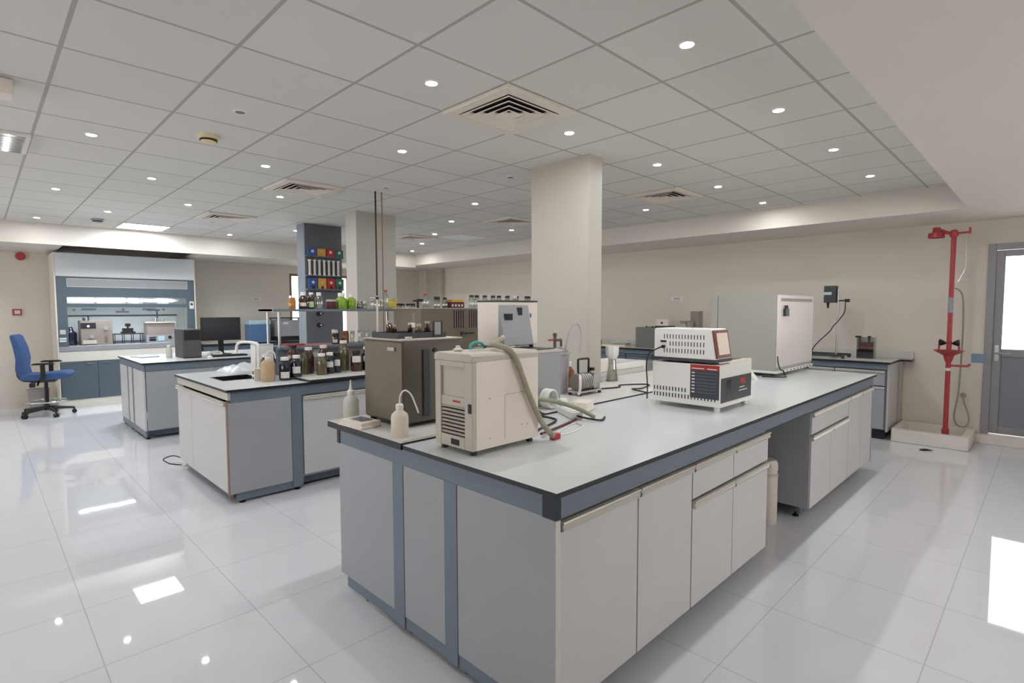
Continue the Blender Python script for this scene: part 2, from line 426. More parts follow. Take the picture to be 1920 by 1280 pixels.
VT = [(3, 4, 'square air vent in the ceiling nearest the camera, above the front island bench'),
      (3, 9, 'square air vent in the ceiling in front of the grey clad column'),
      (3, 13, 'square air vent in the ceiling between the fume hood and the grey clad column'),
      (8, 5, 'square air vent in the ceiling beyond the slim column, over the big incubator'),
      (8, 9, 'square air vent in the ceiling above the shelf of black-capped bottles'),
      (8, 13, 'square air vent in the ceiling farthest from the camera, past the wide column')]
for n, (i, k, lb) in enumerate(VT):
    loc = (tcx(i), tcy(k), ZC-.0128)
    if n == 0: vp.location = loc; vp['label'] = lb
    else: copy_thing(vp, loc, lb)
# square light panel over the fume hood
t = thing('light_panel', 'bright square light panel in the ceiling before the fume hood', 'ceiling light', (tcx(2), tcy(16), ZC))
f = MB(); f.box(-.297,.297,-.297,-.28,-.01,0); f.box(-.297,.297,.28,.297,-.01,0); f.box(-.297,-.28,-.28,.28,-.01,0); f.box(.28,.297,-.28,.28,-.01,0)
f.build('frame', 'white', t); B(-.279,.279,-.279,.279,-.006,-.001).build('diffuser', 'panel_led', t)
# louvred fluorescent fitting at the far edge
t = thing('louvred_light', 'square louvred fluorescent fitting at the edge of view above the aisle', 'ceiling light', (.0413, 5.4747, ZC))
f = MB(); f.box(-.297,.297,-.297,-.27,-.02,0); f.box(-.297,.297,.27,.297,-.02,0); f.box(-.297,-.27,-.27,.27,-.02,0); f.box(.27,.297,-.27,.27,-.02,0)
f.build('frame', 'white', t)
f = MB()
for q in range(-4, 5): f.box(-.27,.27, q*.06-.004, q*.06+.004, -.03, -.004)
for q in (-.09, .09): f.box(q-.003, q+.003, -.27, .27, -.032, -.004)
f.build('louvre', 'chrome', t); f = MB()
for q in (-.18, 0, .18): f.cyl((q,-.25,-.012),(q,.25,-.012), .008)
f.build('tube', 'panel_led', t)
t = thing('emergency_light', 'grey box-shaped emergency light hanging at the ceiling edge', 'emergency light', (.10, 4.07, ZC))
B(-.20,.10,-.07,.07,-.09,-.012).build('housing', 'cream', t, .008); B(-.19,.09,-.06,.06,-.012,0).build('mounting_plate', 'creamd', t)
t = thing('unlit_ceiling_panel', 'pale blank square panel in the ceiling between the two farthest air vents', 'ceiling panel', (tcx(9), tcy(12), ZC))
f = MB(); f.box(-.297,.297,-.297,-.275,-.008,0); f.box(-.297,.297,.275,.297,-.008,0); f.box(-.297,-.275,-.275,.275,-.008,0); f.box(.275,.297,-.275,.275,-.008,0)
f.build('frame', 'white', t); B(-.274,.274,-.274,.274,-.005,-.001).build('diffuser', 'hoodw', t)
def detector(x, y, lb, m):
    t = thing('smoke_detector', lb, 'smoke detector', (x, y, ZC))
    MB().lathe([(.075, 0), (.075, -.015), (.068, -.02), (.055, -.022), (.05, -.05), (.03, -.056), (.001, -.056)], 24).build('head', m, t)
    MB().lathe([(.057, -.028), (.057, -.040)], 24).build('sensor_slot', 'vdark', t)
detector(1.2413, 4.33, 'cream round smoke detector on the ceiling above the sink bench', 'smoke')
detector(1.2413, 9.27, 'grey round smoke detector on the ceiling before the bright light panel', 'instrg')

# ------------------------------------------------------------------ cabinets and benches
def lip_handle(x0, x1, y, z, parent, axis='x', name='lip_handle'):
    """shaped strip along the top edge of a door; y is the door face, protruding toward -y (or -x)"""
    prof = [(y+.002, z-.028), (y-.016, z-.022), (y-.020, z-.014), (y-.012, z-.006), (y-.020, z+.004), (y-.018, z+.012), (y+.002, z+.014)]
    return MB().prism(prof, axis, x0, x1).build(name, 'lip', parent, ang=60)
def island_frame(root, x0, x1, y0, y1, zt, kneex=None):
    pass
HT = .925   # worktop height

# ---- front island bench
g = 'worktops of the island benches'
wt = MB(); wt.box(1.372, 6.06, 1.165, 2.10, HT-.020, HT, 0, 1)
o = wt.build('worktop', ['edge', 'top'], bevel=.002); tag(o, 'long white worktop with a thick black edge on the bench nearest the camera', 'worktop')
wt = MB(); Z1 = HT+.010
wt.box(1.365, 3.545, 2.102, 2.83, HT-.022, Z1, 0, 1); wt.box(3.545, 3.755, 2.102, 2.675, HT-.022, Z1, 0, 1); wt.box(3.755, 6.06, 2.102, 2.83, HT-.022, Z1, 0, 1)
o = wt.build('worktop', ['edge', 'topd']); tag(o, 'rear dusty worktop slab behind the white one, carrying the brown oven', 'worktop')
fr = thing('lab_bench', 'blue-grey frame with grey end panels under the bench nearest the camera', 'bench', (0,0,0))
FX, FY = 1.39, 1.19     # end face plane, side face plane
z0a, z1a = .822, HT-.0225
B(FX, FX+.02, FY+.055, 2.735, z0a, z1a).build('apron', 'frame', fr)
B(FX+.03, 6.03, FY, FY+.02, z0a, z1a).build('apron', 'frame', fr)
B(FX+.03, 6.03, 2.60, 2.62, z0a, z1a).build('apron', 'frame', fr)
lab(B(FX-.004, FX+.03, FY-.004, FY+.054, z0a-.002, z1a).build('corner_block', 'framed', fr), 'dark corner block')
lab(B(FX-.004, FX+.03, 2.736, 2.765, z0a-.002, z1a).build('corner_block', 'framed', fr), 'dark corner block')
for ya, yb in ((2.125, 2.213), (1.727, 1.812)):
    B(FX-.002, FX+.03, ya, yb, .03, z0a).build('post', 'frame', fr)
for ya, yb in ((2.215, 2.752), (1.814, 2.123), (1.186, 1.725)):
    B(FX, FX+.018, ya, yb, .09, z0a-.001).build('end_panel', 'panel', fr, .001)
lab(B(FX, FX+.02, 1.1805, 1.1855, .04, z0a-.003).build('edge_trim', 'lip', fr), 'pale metal edge')
B(FX+.004, FX+.022, 1.186, 2.69, .03, .089).build('plinth', 'frame', fr)
B(FX+.03, 3.36, 1.27, 1.29, .03, .12).build('plinth', 'plinth', fr); B(4.26, 6.0, 1.27, 1.29, .03, .12).build('plinth', 'plinth', fr)
for (fx, fy) in ((1.44, 2.53), (1.44, 2.12), (1.44, 1.71), (1.46, 1.30), (4.30, 1.31), (5.2, 1.31), (5.95, 1.31)):
    MB().lathe([(.024, 0), (.024, .008), (.010, .014), (.010, .03)], 14, c=(fx, fy, 0)).build('levelling_foot', 'black', fr)
B(1.42, 6.0, 2.40, 2.42, .1, z0a).build('back_panel', 'panel', fr)
B(6.03, 6.05, FY, 2.62, .09, z1a).build('end_panel', 'panel', fr)
def cabinet(label, x0, x1, fronts, y=FY, depth=.55, zlo=.10, zhi=.818, side='panel', group=None):
    """fronts: list of (xa, xb, za, zb, kind); kind door/drawer, each with a lip handle strip along its top"""
    t = thing('base_cabinet', label, 'cabinet', ((x0+x1)/2, y, 0), 0, group)
    cx = (x0+x1)/2
    B(x0-cx, x1-cx, .02, depth, zlo, zhi).build('carcass', side, t)
    hn = {}
    for xa, xb, za, zb, kind in fronts:
        d = B(xa-cx+.002, xb-cx-.002, 0, .018, za, zb).build(kind, 'door', t, .0015)
        prof = [(.001, zb-.030), (-.014, zb-.026), (-.019, zb-.016), (-.010, zb-.007), (-.018, zb+.002), (-.016, zb+.008), (.001, zb+.008)]
        MB().prism(prof, 'x', xa-cx+.002, xb-cx-.002).build('lip_handle', 'lip', d, ang=60)
        B(xb-cx-.010, xb-cx-.003, -.0195, -.017, zb-.024, zb-.012).build('handle_end_cap', 'dark', d)
    return t
cabinet('pale two-door cabinet at the near corner of the front bench', 1.412, 2.402, [(1.418, 1.922, .097, .80, 'door'), (1.926, 2.400, .097, .80, 'door')])
t = cabinet('pale cabinet with two drawers over doors beside the knee space', 2.404, 3.375, [(2.406, 2.874, .635, .80, 'drawer'), (2.876, 3.372, .635, .80, 'drawer'), (2.406, 2.874, .097, .618, 'door'), (2.876, 3.372, .097, .618, 'door')])
cabinet('pale cabinet with one drawer over doors past the knee space', 4.21, 5.19, [(4.213, 5.188, .645, .80, 'drawer'), (4.213, 4.70, .105, .628, 'door'), (4.702, 5.188, .105, .628, 'door')])
cabinet('pale two-door cabinet at the far end of the front bench', 5.192, 6.02, [(5.195, 5.60, .105, .80, 'door'), (5.604, 6.018, .105, .80, 'door')])
t = thing('plastic_canister', 'tall beige plastic canister standing on the floor in the knee space', 'canister', (4.02, 1.42, 0))
MB().lathe([(.001, 0), (.066, 0), (.07, .01), (.07, .36), (.066, .37), (.066, .385), (.07, .39), (.07, .44), (.055, .465), (.001, .468)], 24).build('body', 'milkb', t)
MB().lathe([(.074, .352), (.074, .367)], 24).build('band', 'creamd', t)

# ---- sink bench (second island)
SX, SY = 1.375, 4.55
wt = MB()
hx0, hx1, hy0, hy1 = 1.52, 1.86, 5.15, 5.53   # basin cut-out
X0, X1, Y0, Y1 = 1.36, 5.9, 4.53, 6.07
for bx in ((X0, hx0, Y0, Y1), (hx1, X1, Y0, Y1), (hx0, hx1, Y0, hy0), (hx0, hx1, hy1, Y1)):
    wt.box(*bx, HT-.020, HT, 0, 1)
o = wt.build('worktop', ['edge', 'top']); tag(o, 'white worktop with a square black sink on the second island bench', 'worktop')
t = thing('sink_basin', 'square black sink basin sunk in the second island worktop', 'sink', ((hx0+hx1)/2, (hy0+hy1)/2, HT))
s = MB(); a, b_ = (hx1-hx0)/2-.002, (hy1-hy0)/2-.002
s.box(-a, a, -b_, b_, -.24, -.225); s.box(-a, -a+.012, -b_, b_, -.225, .002); s.box(a-.012, a, -b_, b_, -.225, .002); s.box(-a+.012, a-.012, -b_, -b_+.012, -.225, .002); s.box(-a+.012, a-.012, b_-.012, b_, -.225, .002)
s.build('bowl', 'black', t)
MB().lathe([(.035, -.224), (.035, -.219), (.02, -.219)], 16).build('drain', 'steel', t)
wt = MB(); wt.box(2.02, 5.9, 4.50, 5.10, HT+.001, HT+.022, 0, 1)
o = wt.build('worktop', ['edge', 'topd'], bevel=.004); tag(o, 'raised slab with dark edge under the amber bottles on the second bench', 'worktop')
fr = thing('lab_bench', 'blue-grey frame with grey side panels under the sink bench', 'bench', (0,0,0))
lab(B(SX, SX+.02, SY, 6.03, .84, HT-.021).build('apron', 'lip', fr), 'bright metal apron below the sink end')
B(SX+.022, 5.86, SY, SY+.02, .82, HT-.021).build('apron', 'frame', fr)
B(SX, 1.872, SY+.001, SY+.02, .085, .818).build('side_panel', 'panel', fr, .001)
B(1.874, 1.962, SY-.003, SY+.03, .03, .82).build('post', 'frame', fr)
B(1.425, 1.962, SY+.012, SY+.03, .02, .084).build('plinth', 'frame', fr)
B(1.98, 5.8, SY+.09, SY+.11, .02, .12).build('plinth', 'plinth', fr)
B(1.42, 1.44, 4.66, 5.98, .02, .10).build('plinth', 'plinth', fr)
B(1.42, 5.86, 6.01, 6.03, .09, .90).build('side_panel', 'panel', fr)
for (fx, fy) in ((1.47, 4.58), (1.92, 4.58), (1.46, 5.3), (1.46, 5.9), (2.6, 4.66), (3.4, 4.66)):
    MB().lathe([(.024, 0), (.024, .008), (.010, .014), (.010, .022)], 14, c=(fx, fy, 0)).build('levelling_foot', 'black', fr)
# end cabinet facing the aisle (faces -x)
t = thing('base_cabinet', 'pale two-door cabinet under the black sink, facing the aisle', 'cabinet', (SX, 0, 0))
B(.022, .5, 4.575, 6.0, .10, .66).build('carcass', 'panel', t)
for ya, yb in ((4.60, 5.555), (5.562, 6.02)):
    d = B(-.004, .016, ya, yb, .085, .815).build('door', 'door', t, .0015)
    prof = [(-.003, .785), (-.018, .789), (-.024, .799), (-.014, .808), (-.022, .817), (-.020, .825), (-.003, .825)]
    MB().prism(prof, 'y', ya, yb).build('lip_handle', 'lip', d, ang=60)
lab(B(-.003, .02, 4.555, 4.595, .05, .83).build('edge_strip', 'brownrim', t), 'worn brown edge strip')
cabinet('pale cabinet on the side of the sink bench next to the blue-grey post', 1.972, 2.90, [(1.974, 2.43, .12, .80, 'door'), (2.434, 2.898, .12, .80, 'door')], y=SY, depth=.6)
cabinet('pale cabinet in the middle of the sink bench, behind the front bench', 2.904, 4.2, [(2.906, 3.55, .12, .80, 'door'), (3.554, 4.198, .12, .80, 'door')], y=SY, depth=.6)
t = thing('cable_loop', 'loop of thin black and white cable on the floor by the sink bench', 'cable', (1.38, 6.12, 0))
MB().tube([(.02,-.02,.006),(-.06,.05,.02),(-.10,.16,.05),(-.02,.12,.08),(.05,.02,.05),(.06,-.05,.007)], .006).build('black_lead', 'cable', t)
MB().tube([(.05,-.08,.006),(-.04,-.02,.006),(-.08,.06,.008),(0,.04,.03),(.06,-.05,.02)], .006).build('white_lead', 'cablew', t)

# ---- third island bench
TX, TY = 1.385, 7.60
wt = MB(); wt.box(1.37, 3.36, 7.585, 9.09, HT-.020, HT, 0, 1); wt.box(3.36, 5.9, 7.93, 9.09, HT-.020, HT, 0, 1)
o = wt.build('worktop', ['edge', 'top']); tag(o, 'white worktop with computer and monitor on the third island bench', 'worktop')
fr = thing('lab_bench', 'blue-grey frame with pale end panels under the computer bench', 'bench', (0,0,0))
B(TX, TX+.02, TY, 9.07, .825, HT-.021).build('apron', 'frame', fr); B(TX+.022, 3.34, TY, TY+.02, .825, HT-.021).build('apron', 'frame', fr)
for ya, yb in ((7.615, 8.19), (8.29, 8.50), (8.59, 9.06)): lab(B(TX, TX+.018, ya, yb, .105, .823).build('end_panel', 'door', fr), 'pale end panel')
for ya, yb in ((8.195, 8.285), (8.505, 8.585)): B(TX+.004, TX+.02, ya, yb, .03, .823).build('post', 'frame', fr)
B(TX+.002, TX+.02, 7.62, 9.02, .03, .103).build('plinth', 'frame', fr)
B(TX+.02, 3.30, TY+.10, TY+.12, .02, .12).build('plinth', 'plinth', fr)
B(1.42, 5.8, 9.04, 9.06, .1, .9).build('side_panel', 'panel', fr)
for (fx, fy) in ((1.42, 7.66), (1.42, 8.1), (1.42, 8.5), (1.42, 8.95), (2.3, 7.74)):
    MB().lathe([(.024, 0), (.024, .01), (.010, .016), (.010, .03)], 14, c=(fx, fy, 0)).build('levelling_foot', 'black', fr)
B(TX+.025, 2.28, TY+.001, TY+.02, .108, .82).build('side_panel', 'panel', fr)
cabinet('grey cabinet on the side of the computer bench, behind the sink', 2.285, 3.30, [(2.287, 2.79, .108, .80, 'door'), (2.794, 3.298, .108, .80, 'door')], y=TY, depth=.6)

# ---- bench along the shower wall
RX = 7.47
wt = MB(); wt.box(RX, XW-.002, 1.31, 8.9, HT-.025, HT, 0, 1); wt.box(XW-.18, XW-.002, 1.20, 1.31, HT-.025, HT, 0, 1)
o = wt.build('worktop', ['edge', 'topd']); tag(o, 'dusty white worktop running along the shower wall', 'worktop')
o = B(XW-.03, XW-.003, 1.20, 8.9, HT+.001, HT+.085).build('splashback', ['topd'], bevel=.003); tag(o, 'low pale splashback along the shower wall behind the worktop', 'splashback')
fr = thing('lab_bench', 'blue-grey frame of the bench along the shower wall', 'bench', (0,0,0))
B(RX+.02, RX+.045, 1.345, 8.85, .835, HT-.026).build('apron', 'frame', fr)
B(RX+.10, RX+.12, 1.36, 8.85, .0, .12).build('plinth', 'framed', fr)
lab(B(RX+.05, XW-.01, 1.325, 1.345, .10, HT-.026).build('end_panel', 'door', fr), 'pale end panel')
lab(B(XW-.16, XW-.003, 1.30, 1.324, .0, HT-.026).build('end_panel', 'column', fr), 'narrow cream end piece at the wall')
def wallcab(label, ya, yb, fronts):
    t = thing('base_cabinet', label, 'cabinet', (RX, (ya+yb)/2, 0)); cy = (ya+yb)/2
    B(.05, .62, ya-cy, yb-cy, .12, .83).build('carcass', 'frame', t)
    for y0, y1, z0, z1, k in fronts:
        d = B(.025, .045, y0-cy+.003, y1-cy-.003, z0, z1).build(k, 'frame' if ya > 2.5 else 'panel', t, .0015)  # far fronts get the darker blue-grey to paint in their shade
        MB().prism([(.026, z1-.03), (.012, z1-.024), (.007, z1-.012), (.016, z1-.004), (.026, z1+.002)], 'y', y0-cy+.003, y1-cy-.003).build('lip_handle', 'lip' if ya < 2.5 else 'frame', d)
wallcab('grey drawer cabinet at the end of the wall bench beside the shower', 1.348, 2.4, [(1.36, 1.88, .645, .82, 'drawer'), (1.884, 2.398, .645, .82, 'drawer'), (1.36, 1.88, .13, .63, 'door'), (1.884, 2.398, .13, .63, 'door')])
wallcab('blue-grey cabinet under the wall bench behind the small white bath', 3.9, 4.9, [(3.905, 4.4, .13, .82, 'door'), (4.405, 4.895, .13, .82, 'door')])
wallcab('blue-grey cabinet under the wall bench next to the slim column', 4.905, 6.4, [(4.91, 5.65, .13, .82, 'door'), (5.655, 6.395, .13, .82, 'door')])
t = thing('floor_box', 'small pale grey box standing before the dark wall cabinets', 'box', (7.25, 4.32, 0))
B(-.16, .16, -.24, .24, 0, .74).build('body', 'instrg', t, .006); B(-.165, .165, -.245, .245, .74, .765).build('lid', 'panel', t, .004)
# ---- bench along the fume hood wall
wt = MB(); wt.box(2.95, 7.0, 11.0, YW-.002, HT-.025, HT, 0, 1)
o = wt.build('worktop', ['edge', 'topd']); tag(o, 'grey worktop along the back wall beside the fume hood', 'worktop')
for n, (xa, xb, lb) in enumerate(((2.96, 4.3, 'teal cabinet under the back wall bench next to the fume hood'), (4.31, 5.6, 'teal cabinet under the back wall bench below the window'), (5.61, 6.98, 'teal cabinet at the far end of the back wall bench'))):
    t = thing('base_cabinet', lb, 'cabinet', ((xa+xb)/2, 11.03, 0)); w_ = (xb-xa)/2
    B(-w_, w_, .02, .6, .10, HT-.026).build('carcass', 'teal', t); B(-w_, w_, .06, .08, 0, .099).build('plinth', 'framed', t)
    for q in (-1, 1):
        d = B(min(0, q*w_)+.003, max(0, q*w_)-.003, 0, .018, .11, .88).build('door', 'teal', t); B(min(0, q*w_)+.2, min(0, q*w_)+.35, -.012, 0, .80, .812).build('handle', 'steel', d)

# ------------------------------------------------------------------ instruments on the front bench
# refrigerated chiller
t = thing('recirculating_chiller', 'beige recirculating chiller with a louvred front on the near bench corner', 'chiller', (1.465, 1.71, HT))
W_, D_, H_ = .41, .258, .437
b0 = .022
b = MB(); b.box(.022, W_, .0, .006, b0, H_-.02); b.box(.022, W_, D_-.006, D_, b0, H_-.02); b.box(W_-.006, W_, .006, D_-.006, b0, H_-.02); b.box(.022, W_-.006, .006, D_-.006, b0, b0+.006)
b.build('casing', 'cream', t, .002)
b = MB(); b.prism([(-.001, H_-.035), (-.001, H_-.012), (.012, H_), (D_-.012, H_), (D_+.001, H_-.012), (D_+.001, H_-.035)], 'x', -.004, W_+.002)
b.build('top_cover', 'creamd', t, .003)
b = MB(); b.box(0, .022, 0, .052, b0, H_-.036); b.box(0, .022, D_-.042, D_, b0, H_-.036); b.box(0, .022, .052, D_-.042, b0, b0+.052); b.box(0, .022, .052, D_-.042, H_-.06, H_-.036)
b.build('front_frame', 'creamd', t, .003)
B(.012, .02, .052, D_-.042, .245, H_-.06).build('control_recess', 'creamd', t)
B(.004, .018, .053, D_-.043, .205, .245).build('badge_strip', 'creamd', t)
lab(B(.002, .004, .085, .135, .222, .230).build('badge', 'redl', t), 'small red badge')
B(.019, .0215, .052, D_-.042, b0+.052, .206).build('grille_void', 'vdark', t)
for q in range(8):
    z = b0+.060+q*.0165
    MB().prism([(.001, z), (.004, z-.002), (.012, z+.005), (.010, z+.007)], 'y', .053, D_-.043).build('louvre', 'creamd', t)
lab(B(-.003, .001, .006, .026, .185, .225).build('power_switch', 'black', t), 'black rocker switch')
lab(B(-.001, .002, .088, .145, .034, .060).build('drain_recess', 'vdark', t), 'dark drain recess')
b = MB(); b.box(.19, .35, -.0015, 0, .246, .249); b.box(.19, .1915, -.0012, 0, .05, .246)
for p in ((.10, .24), (.295, .25), (.10, .065), (.335, .095), (.30, .097)): b.cyl((p[0], -.002, p[1]), (p[0], 0, p[1]), .004, n=10)
b.build('service_hatch', 'creamd', t)
for p in ((.03, .03), (W_-.03, .03), (.03, D_-.03), (W_-.03, D_-.03)): MB().lathe([(.016, 0), (.016, .0215)], 12, c=(p[0], p[1], 0)).build('rubber_foot', 'black', t)
# insulated hose lying over the chiller
t = thing('insulated_hose', 'thick beige insulated hose draped over the chiller down to the cables', 'hose', (0,0,0))
MB().tube([(2.02, 2.10, 1.40), (1.90, 1.98, 1.402), (1.72, 1.86, 1.388), (1.675, 1.76, 1.385), (1.70, 1.695, 1.345), (1.775, 1.685, 1.18), (1.86, 1.68, 1.03), (1.925, 1.67, .955)], .0135, 12).build('jacket', 'hose', t)
lab(MB().tube([(1.925, 1.67, .955), (1.935, 1.668, .945)], .015, 12).build('cuff', 'hoseg', t), 'hose end cuff')
# dark bronze oven
t = thing('drying_oven', 'dark bronze box oven with a dark side rail on the near bench end', 'oven', (1.545, 2.345, Z1))
W_, D_, H_ = .39, .38, .455
B(0, W_, 0, D_, .02, H_).build('casing', 'brownd', t, .006)
lab(B(-.006, 0, .004, D_-.004, .03, H_-.012).build('door', 'brown', t, .003), 'olive bronze door')
B(-.016, -.006, .06, .125, H_-.055, H_-.035).build('latch', 'steel', t, .002)
lab(B(.12, .16, -.012, 0, .05, H_-.05).build('side_rail', 'dark', t, .002), 'dark vertical rail')
MB().cyl((.20, -.008, H_-.055), (.20, 0, H_-.055), .012).build('knob', 'black', t)
B(-.008, W_+.002, -.003, D_+.003, H_, H_+.006).build('top_rim', 'creamd', t)
for p in ((.03,.03),(W_-.03,.03),(.03,D_-.03),(W_-.03,D_-.03)): MB().lathe([(.018,0),(.018,.02)],12,c=(p[0],p[1],0)).build('rubber_foot', 'black', t)
OT = Z1 + .461
# tray with small amber things on the oven
t = thing('vial_tray', 'shallow dark tray of brown vials on top of the bronze oven', 'tray', (1.72, 2.56, OT))
b = MB(); b.box(-.15,.17,-.13,.13,0,.008); b.box(-.15,.17,-.13,-.122,.008,.03); b.box(-.15,.17,.122,.13,.008,.03); b.box(-.15,-.142,-.122,.122,.008,.03); b.box(.162,.17,-.122,.122,.008,.03)
b.build('tray', 'dark', t)
vl = None
for n, (dx, dy, h, m, lb) in enumerate(((-.10, .03, .075, 'amber', 'tall dark brown vial in the oven-top tray, nearest the shelf rack'), (-.04, .08, .05, 'amber', 'short dark brown vial at the back of the oven-top tray'),
                                    (.04, -.05, .055, 'olive', 'olive vial at the front of the oven-top tray'), (.06, .06, .06, 'amber', 'dark vial with pale lid beside the metal stand in the tray'), (.12, -.02, .068, 'amber', 'dark vial at the tray end near the chiller'))):
    v = thing('vial', lb, 'vial', (1.72+dx, 2.56+dy, OT+.008), 0, 'vials on the oven')
    MB().lathe([(.001,0),(.017,0),(.018,.004),(.018,h*.78),(.012,h*.86),(.012,h)],14).build('body', m, v); MB().lathe([(.014,h),(.014,h+.012),(.001,h+.012)],14).build('lid', 'cap_w' if n == 3 else 'creamd', v)
t = thing('thermometer_stand', 'thin steel rod stand with a white clip on the bronze oven', 'stand', (1.70, 2.475, OT+.008))
MB().lathe([(.001,0),(.03,0),(.03,.006),(.001,.007)],16).build('base', 'dark', t); MB().cyl((0,0,.006),(0,0,.13),.0045).build('rod', 'instr', t); B(-.008,.008,-.006,.006,.05,.075).build('clip', 'white', t)
t = thing('ceramic_dish', 'small white dish on the front edge of the bronze oven', 'dish', (1.60, 2.375, OT)); MB().lathe([(.001,0),(.012,0),(.02,.012),(.018,.012),(.01,.004),(.001,.003)],16).build('bowl', 'white', t)
t = thing('glass_slide_holder', 'dark square frame with glass front at the tray end on the oven', 'frame', (1.83, 2.43, OT+.008))
b = MB(); b.box(-.03,-.024,-.006,.006,0,.085); b.box(.024,.03,-.006,.006,0,.085); b.box(-.024,.024,-.006,.006,.079,.085); b.box(-.024,.024,-.006,.006,0,.006); b.build('frame', 'cap_k', t)
B(-.0235,.0235,-.002,.002,.0065,.0785).build('pane', 'instrg', t)
# grey bath and the analyser on it
t = thing('water_bath', 'grey water bath half hidden behind the beige chiller', 'water bath', (1.97, 2.27, Z1))
B(0,.74,0,.42,.0,.34).build('tank', 'instrg', t, .008); B(-.006,.746,-.006,.426,.34,.356).build('rim', 'creamd', t, .004); B(.03,.71,.03,.30,.356,.362).build('lid', 'dark', t)
zi = Z1+.3625
t = thing('bench_analyser', 'pale grey analyser with dark display and slanted front standing on the water bath', 'analyser', (2.31, 2.44, zi))
b = MB(); b.prism([(0,.02),(.0,.30),(.20,.30),(.20,.02)], 'x', 0, .36); b.build('body', 'cream', t, .006)
lab(MB().prism([(-.005,.03),(-.055,.03),(-.005,.28)], 'x', .0, .26).build('slanted_front', 'instrg', t), 'slanted blue-grey front')
B(.0,.36,-.001,.201,.301,.31).build('top_cover', 'dark', t)
lab(B(.03,.10,-.025,-.0155,.185,.225).build('display', 'screen', t), 'dark display'); lab(B(.155,.195,-.018,-.0085,.19,.265).build('port', 'black', t), 'dark port')
lab(B(.275,.305,-.002,-.0005,.185,.235).build('sticker', 'paper', t), 'white sticker with a blue mark'); lab(B(.282,.296,-.003,-.002,.20,.225).build('sticker_mark', 'bluec', t), 'blue mark')
lab(MB().prism([(.262,.10),(.292,.10),(.277,.128)], 'y', -.002, -.0005).build('warning_label', 'gold', t), 'yellow warning triangle')
for p in ((.03,.03),(.33,.03),(.03,.17),(.33,.17)): MB().lathe([(.014,0),(.014,.02)],10,c=(p[0],p[1],0)).build('rubber_foot', 'black', t)
t = thing('tape_roll', 'turquoise tape strip dispenser on top of the beige chiller', 'tape', (1.64, 1.88, HT+.438))
MB().tube([(-.04,0,.004),(-.038,0,.022),(-.015,0,.034),(.015,0,.034),(.038,0,.022),(.04,0,.004)], .007, 8).build('strip', 'turq', t); B(-.03,.03,-.012,.012,0,.014).build('block', 'clear', t)
t = thing('paper_wad', 'small crumpled white tissue on the chiller top', 'tissue', (1.545, 1.90, HT+.438))
b = MB(); b.lathe([(.001,0),(.018,.0),(.024,.008),(.012,.014),(.010,.024),(.001,.026)],7); b.build('tissue', 'paper', t)
# wash bottles
def wash_bottle(name, loc, label, spout, m, h=.135, r=.042):
    t = thing(name, label, 'bottle', loc)
    MB().lathe([(.001,0),(r-.004,0),(r,.006),(r,h*.72),(r*.9,h*.84),(r*.5,h*.95),(.016,h),(.016,h+.006),(.001,h+.006)],24).build('body', m, t)
    MB().lathe([(.019,h+.003),(.019,h+.022),(.012,h+.028),(.001,h+.028)],18).build('cap', 'cap_w', t)
    if spout: MB().tube([(0,0,h+.028),(.004,-.003,h+.07),(.022,-.016,h+.092),(.045,-.032,h+.07),(.062,-.044,h+.02),(.073,-.052,h-.02)], .004, 8).build('spout', 'cablew', t)
    else: MB().lathe([(.011,h+.027),(.006,h+.05),(.003,h+.083),(.001,h+.083)],14).build('nozzle', 'cap_w', t)
wash_bottle('wash_bottle', (1.432, 2.21, Z1), 'white wash bottle with a bent spout in front of the bronze oven', True, 'milkb')
wash_bottle('dropper_bottle', (1.478, 2.772, Z1+.0), 'white pointed dropper bottle behind the cream box at the bench corner', False, 'milk', .14, .043)
t = thing('test_kit_box', 'flat cream plastic box with a blue-grey window on the bench corner', 'box', (1.415, 2.585, Z1), math.radians(4))
b = MB(); b.box(-.045,.075,-.10,.10,.0,.032); b.build('case', 'cream', t, .005); b = MB(); b.box(-.052,.03,-.112,.112,0,.012); b.build('skirt', 'cream', t, .003)
lab(B(-.015,.055,-.06,.055,.032,.036).build('window', 'clear', t), 'clear window'); lab(B(-.006,.045,-.05,.04,.0325,.034).build('slide', 'bluep', t), 'blue slide')
lab(B(.076,.082,-.09,-.07,0,.012).build('clip', 'redl', t), 'red clip')
o = B(1.385,2.05,2.115,2.335,Z1+.0003,Z1+.004).build('bench_mat', 'topd'); tag(o, 'thin stained mat on the rear slab between wash bottle and oven', 'mat')
# small water bath with vents, control box
t = thing('viscosity_bath', 'small white bench bath with red and black label and control box on top', 'bench instrument', (3.146, 1.395, HT))
W_, D_ = .475, .455
B(0,W_,0,D_,.035,.285).build('body', 'white', t, .004)
B(-.006,W_+.006,-.006,D_+.006,.030,.042).build('base_flange', 'white', t, .002)
b = MB(); b.box(.13, W_, 0, D_, .285, .297); b.build('deck', 'cream', t); lab(B(.20,.44,.05,.40,.2975,.300).build('bath_opening', 'dark', t), 'dark bath opening')
lab(B(.004,W_-.004,.006,.012,.297,.302).build('edge', 'cream', t), 'cream front edge')
for p in ((.03,.03),(W_-.03,.03),(.03,D_-.03),(W_-.03,D_-.03)): MB().lathe([(.018,0),(.018,.03)],12,c=(p[0],p[1],0)).build('foot', 'white', t)
c = MB(); c.prism([(.035,.315),(.065,.497),(.075,.502),(D_-.02,.502),(D_-.008,.494),(D_-.008,.315)], 'x', .004, .225)
cb = c.build('control_box', 'white', t, .004)
lab(B(.002,.23,.03,D_-.006,.297,.315).build('shadow_gap', 'dark', t), 'dark strip as painted shade below the control box')  # solid dark strip painting the shadow between deck and control box
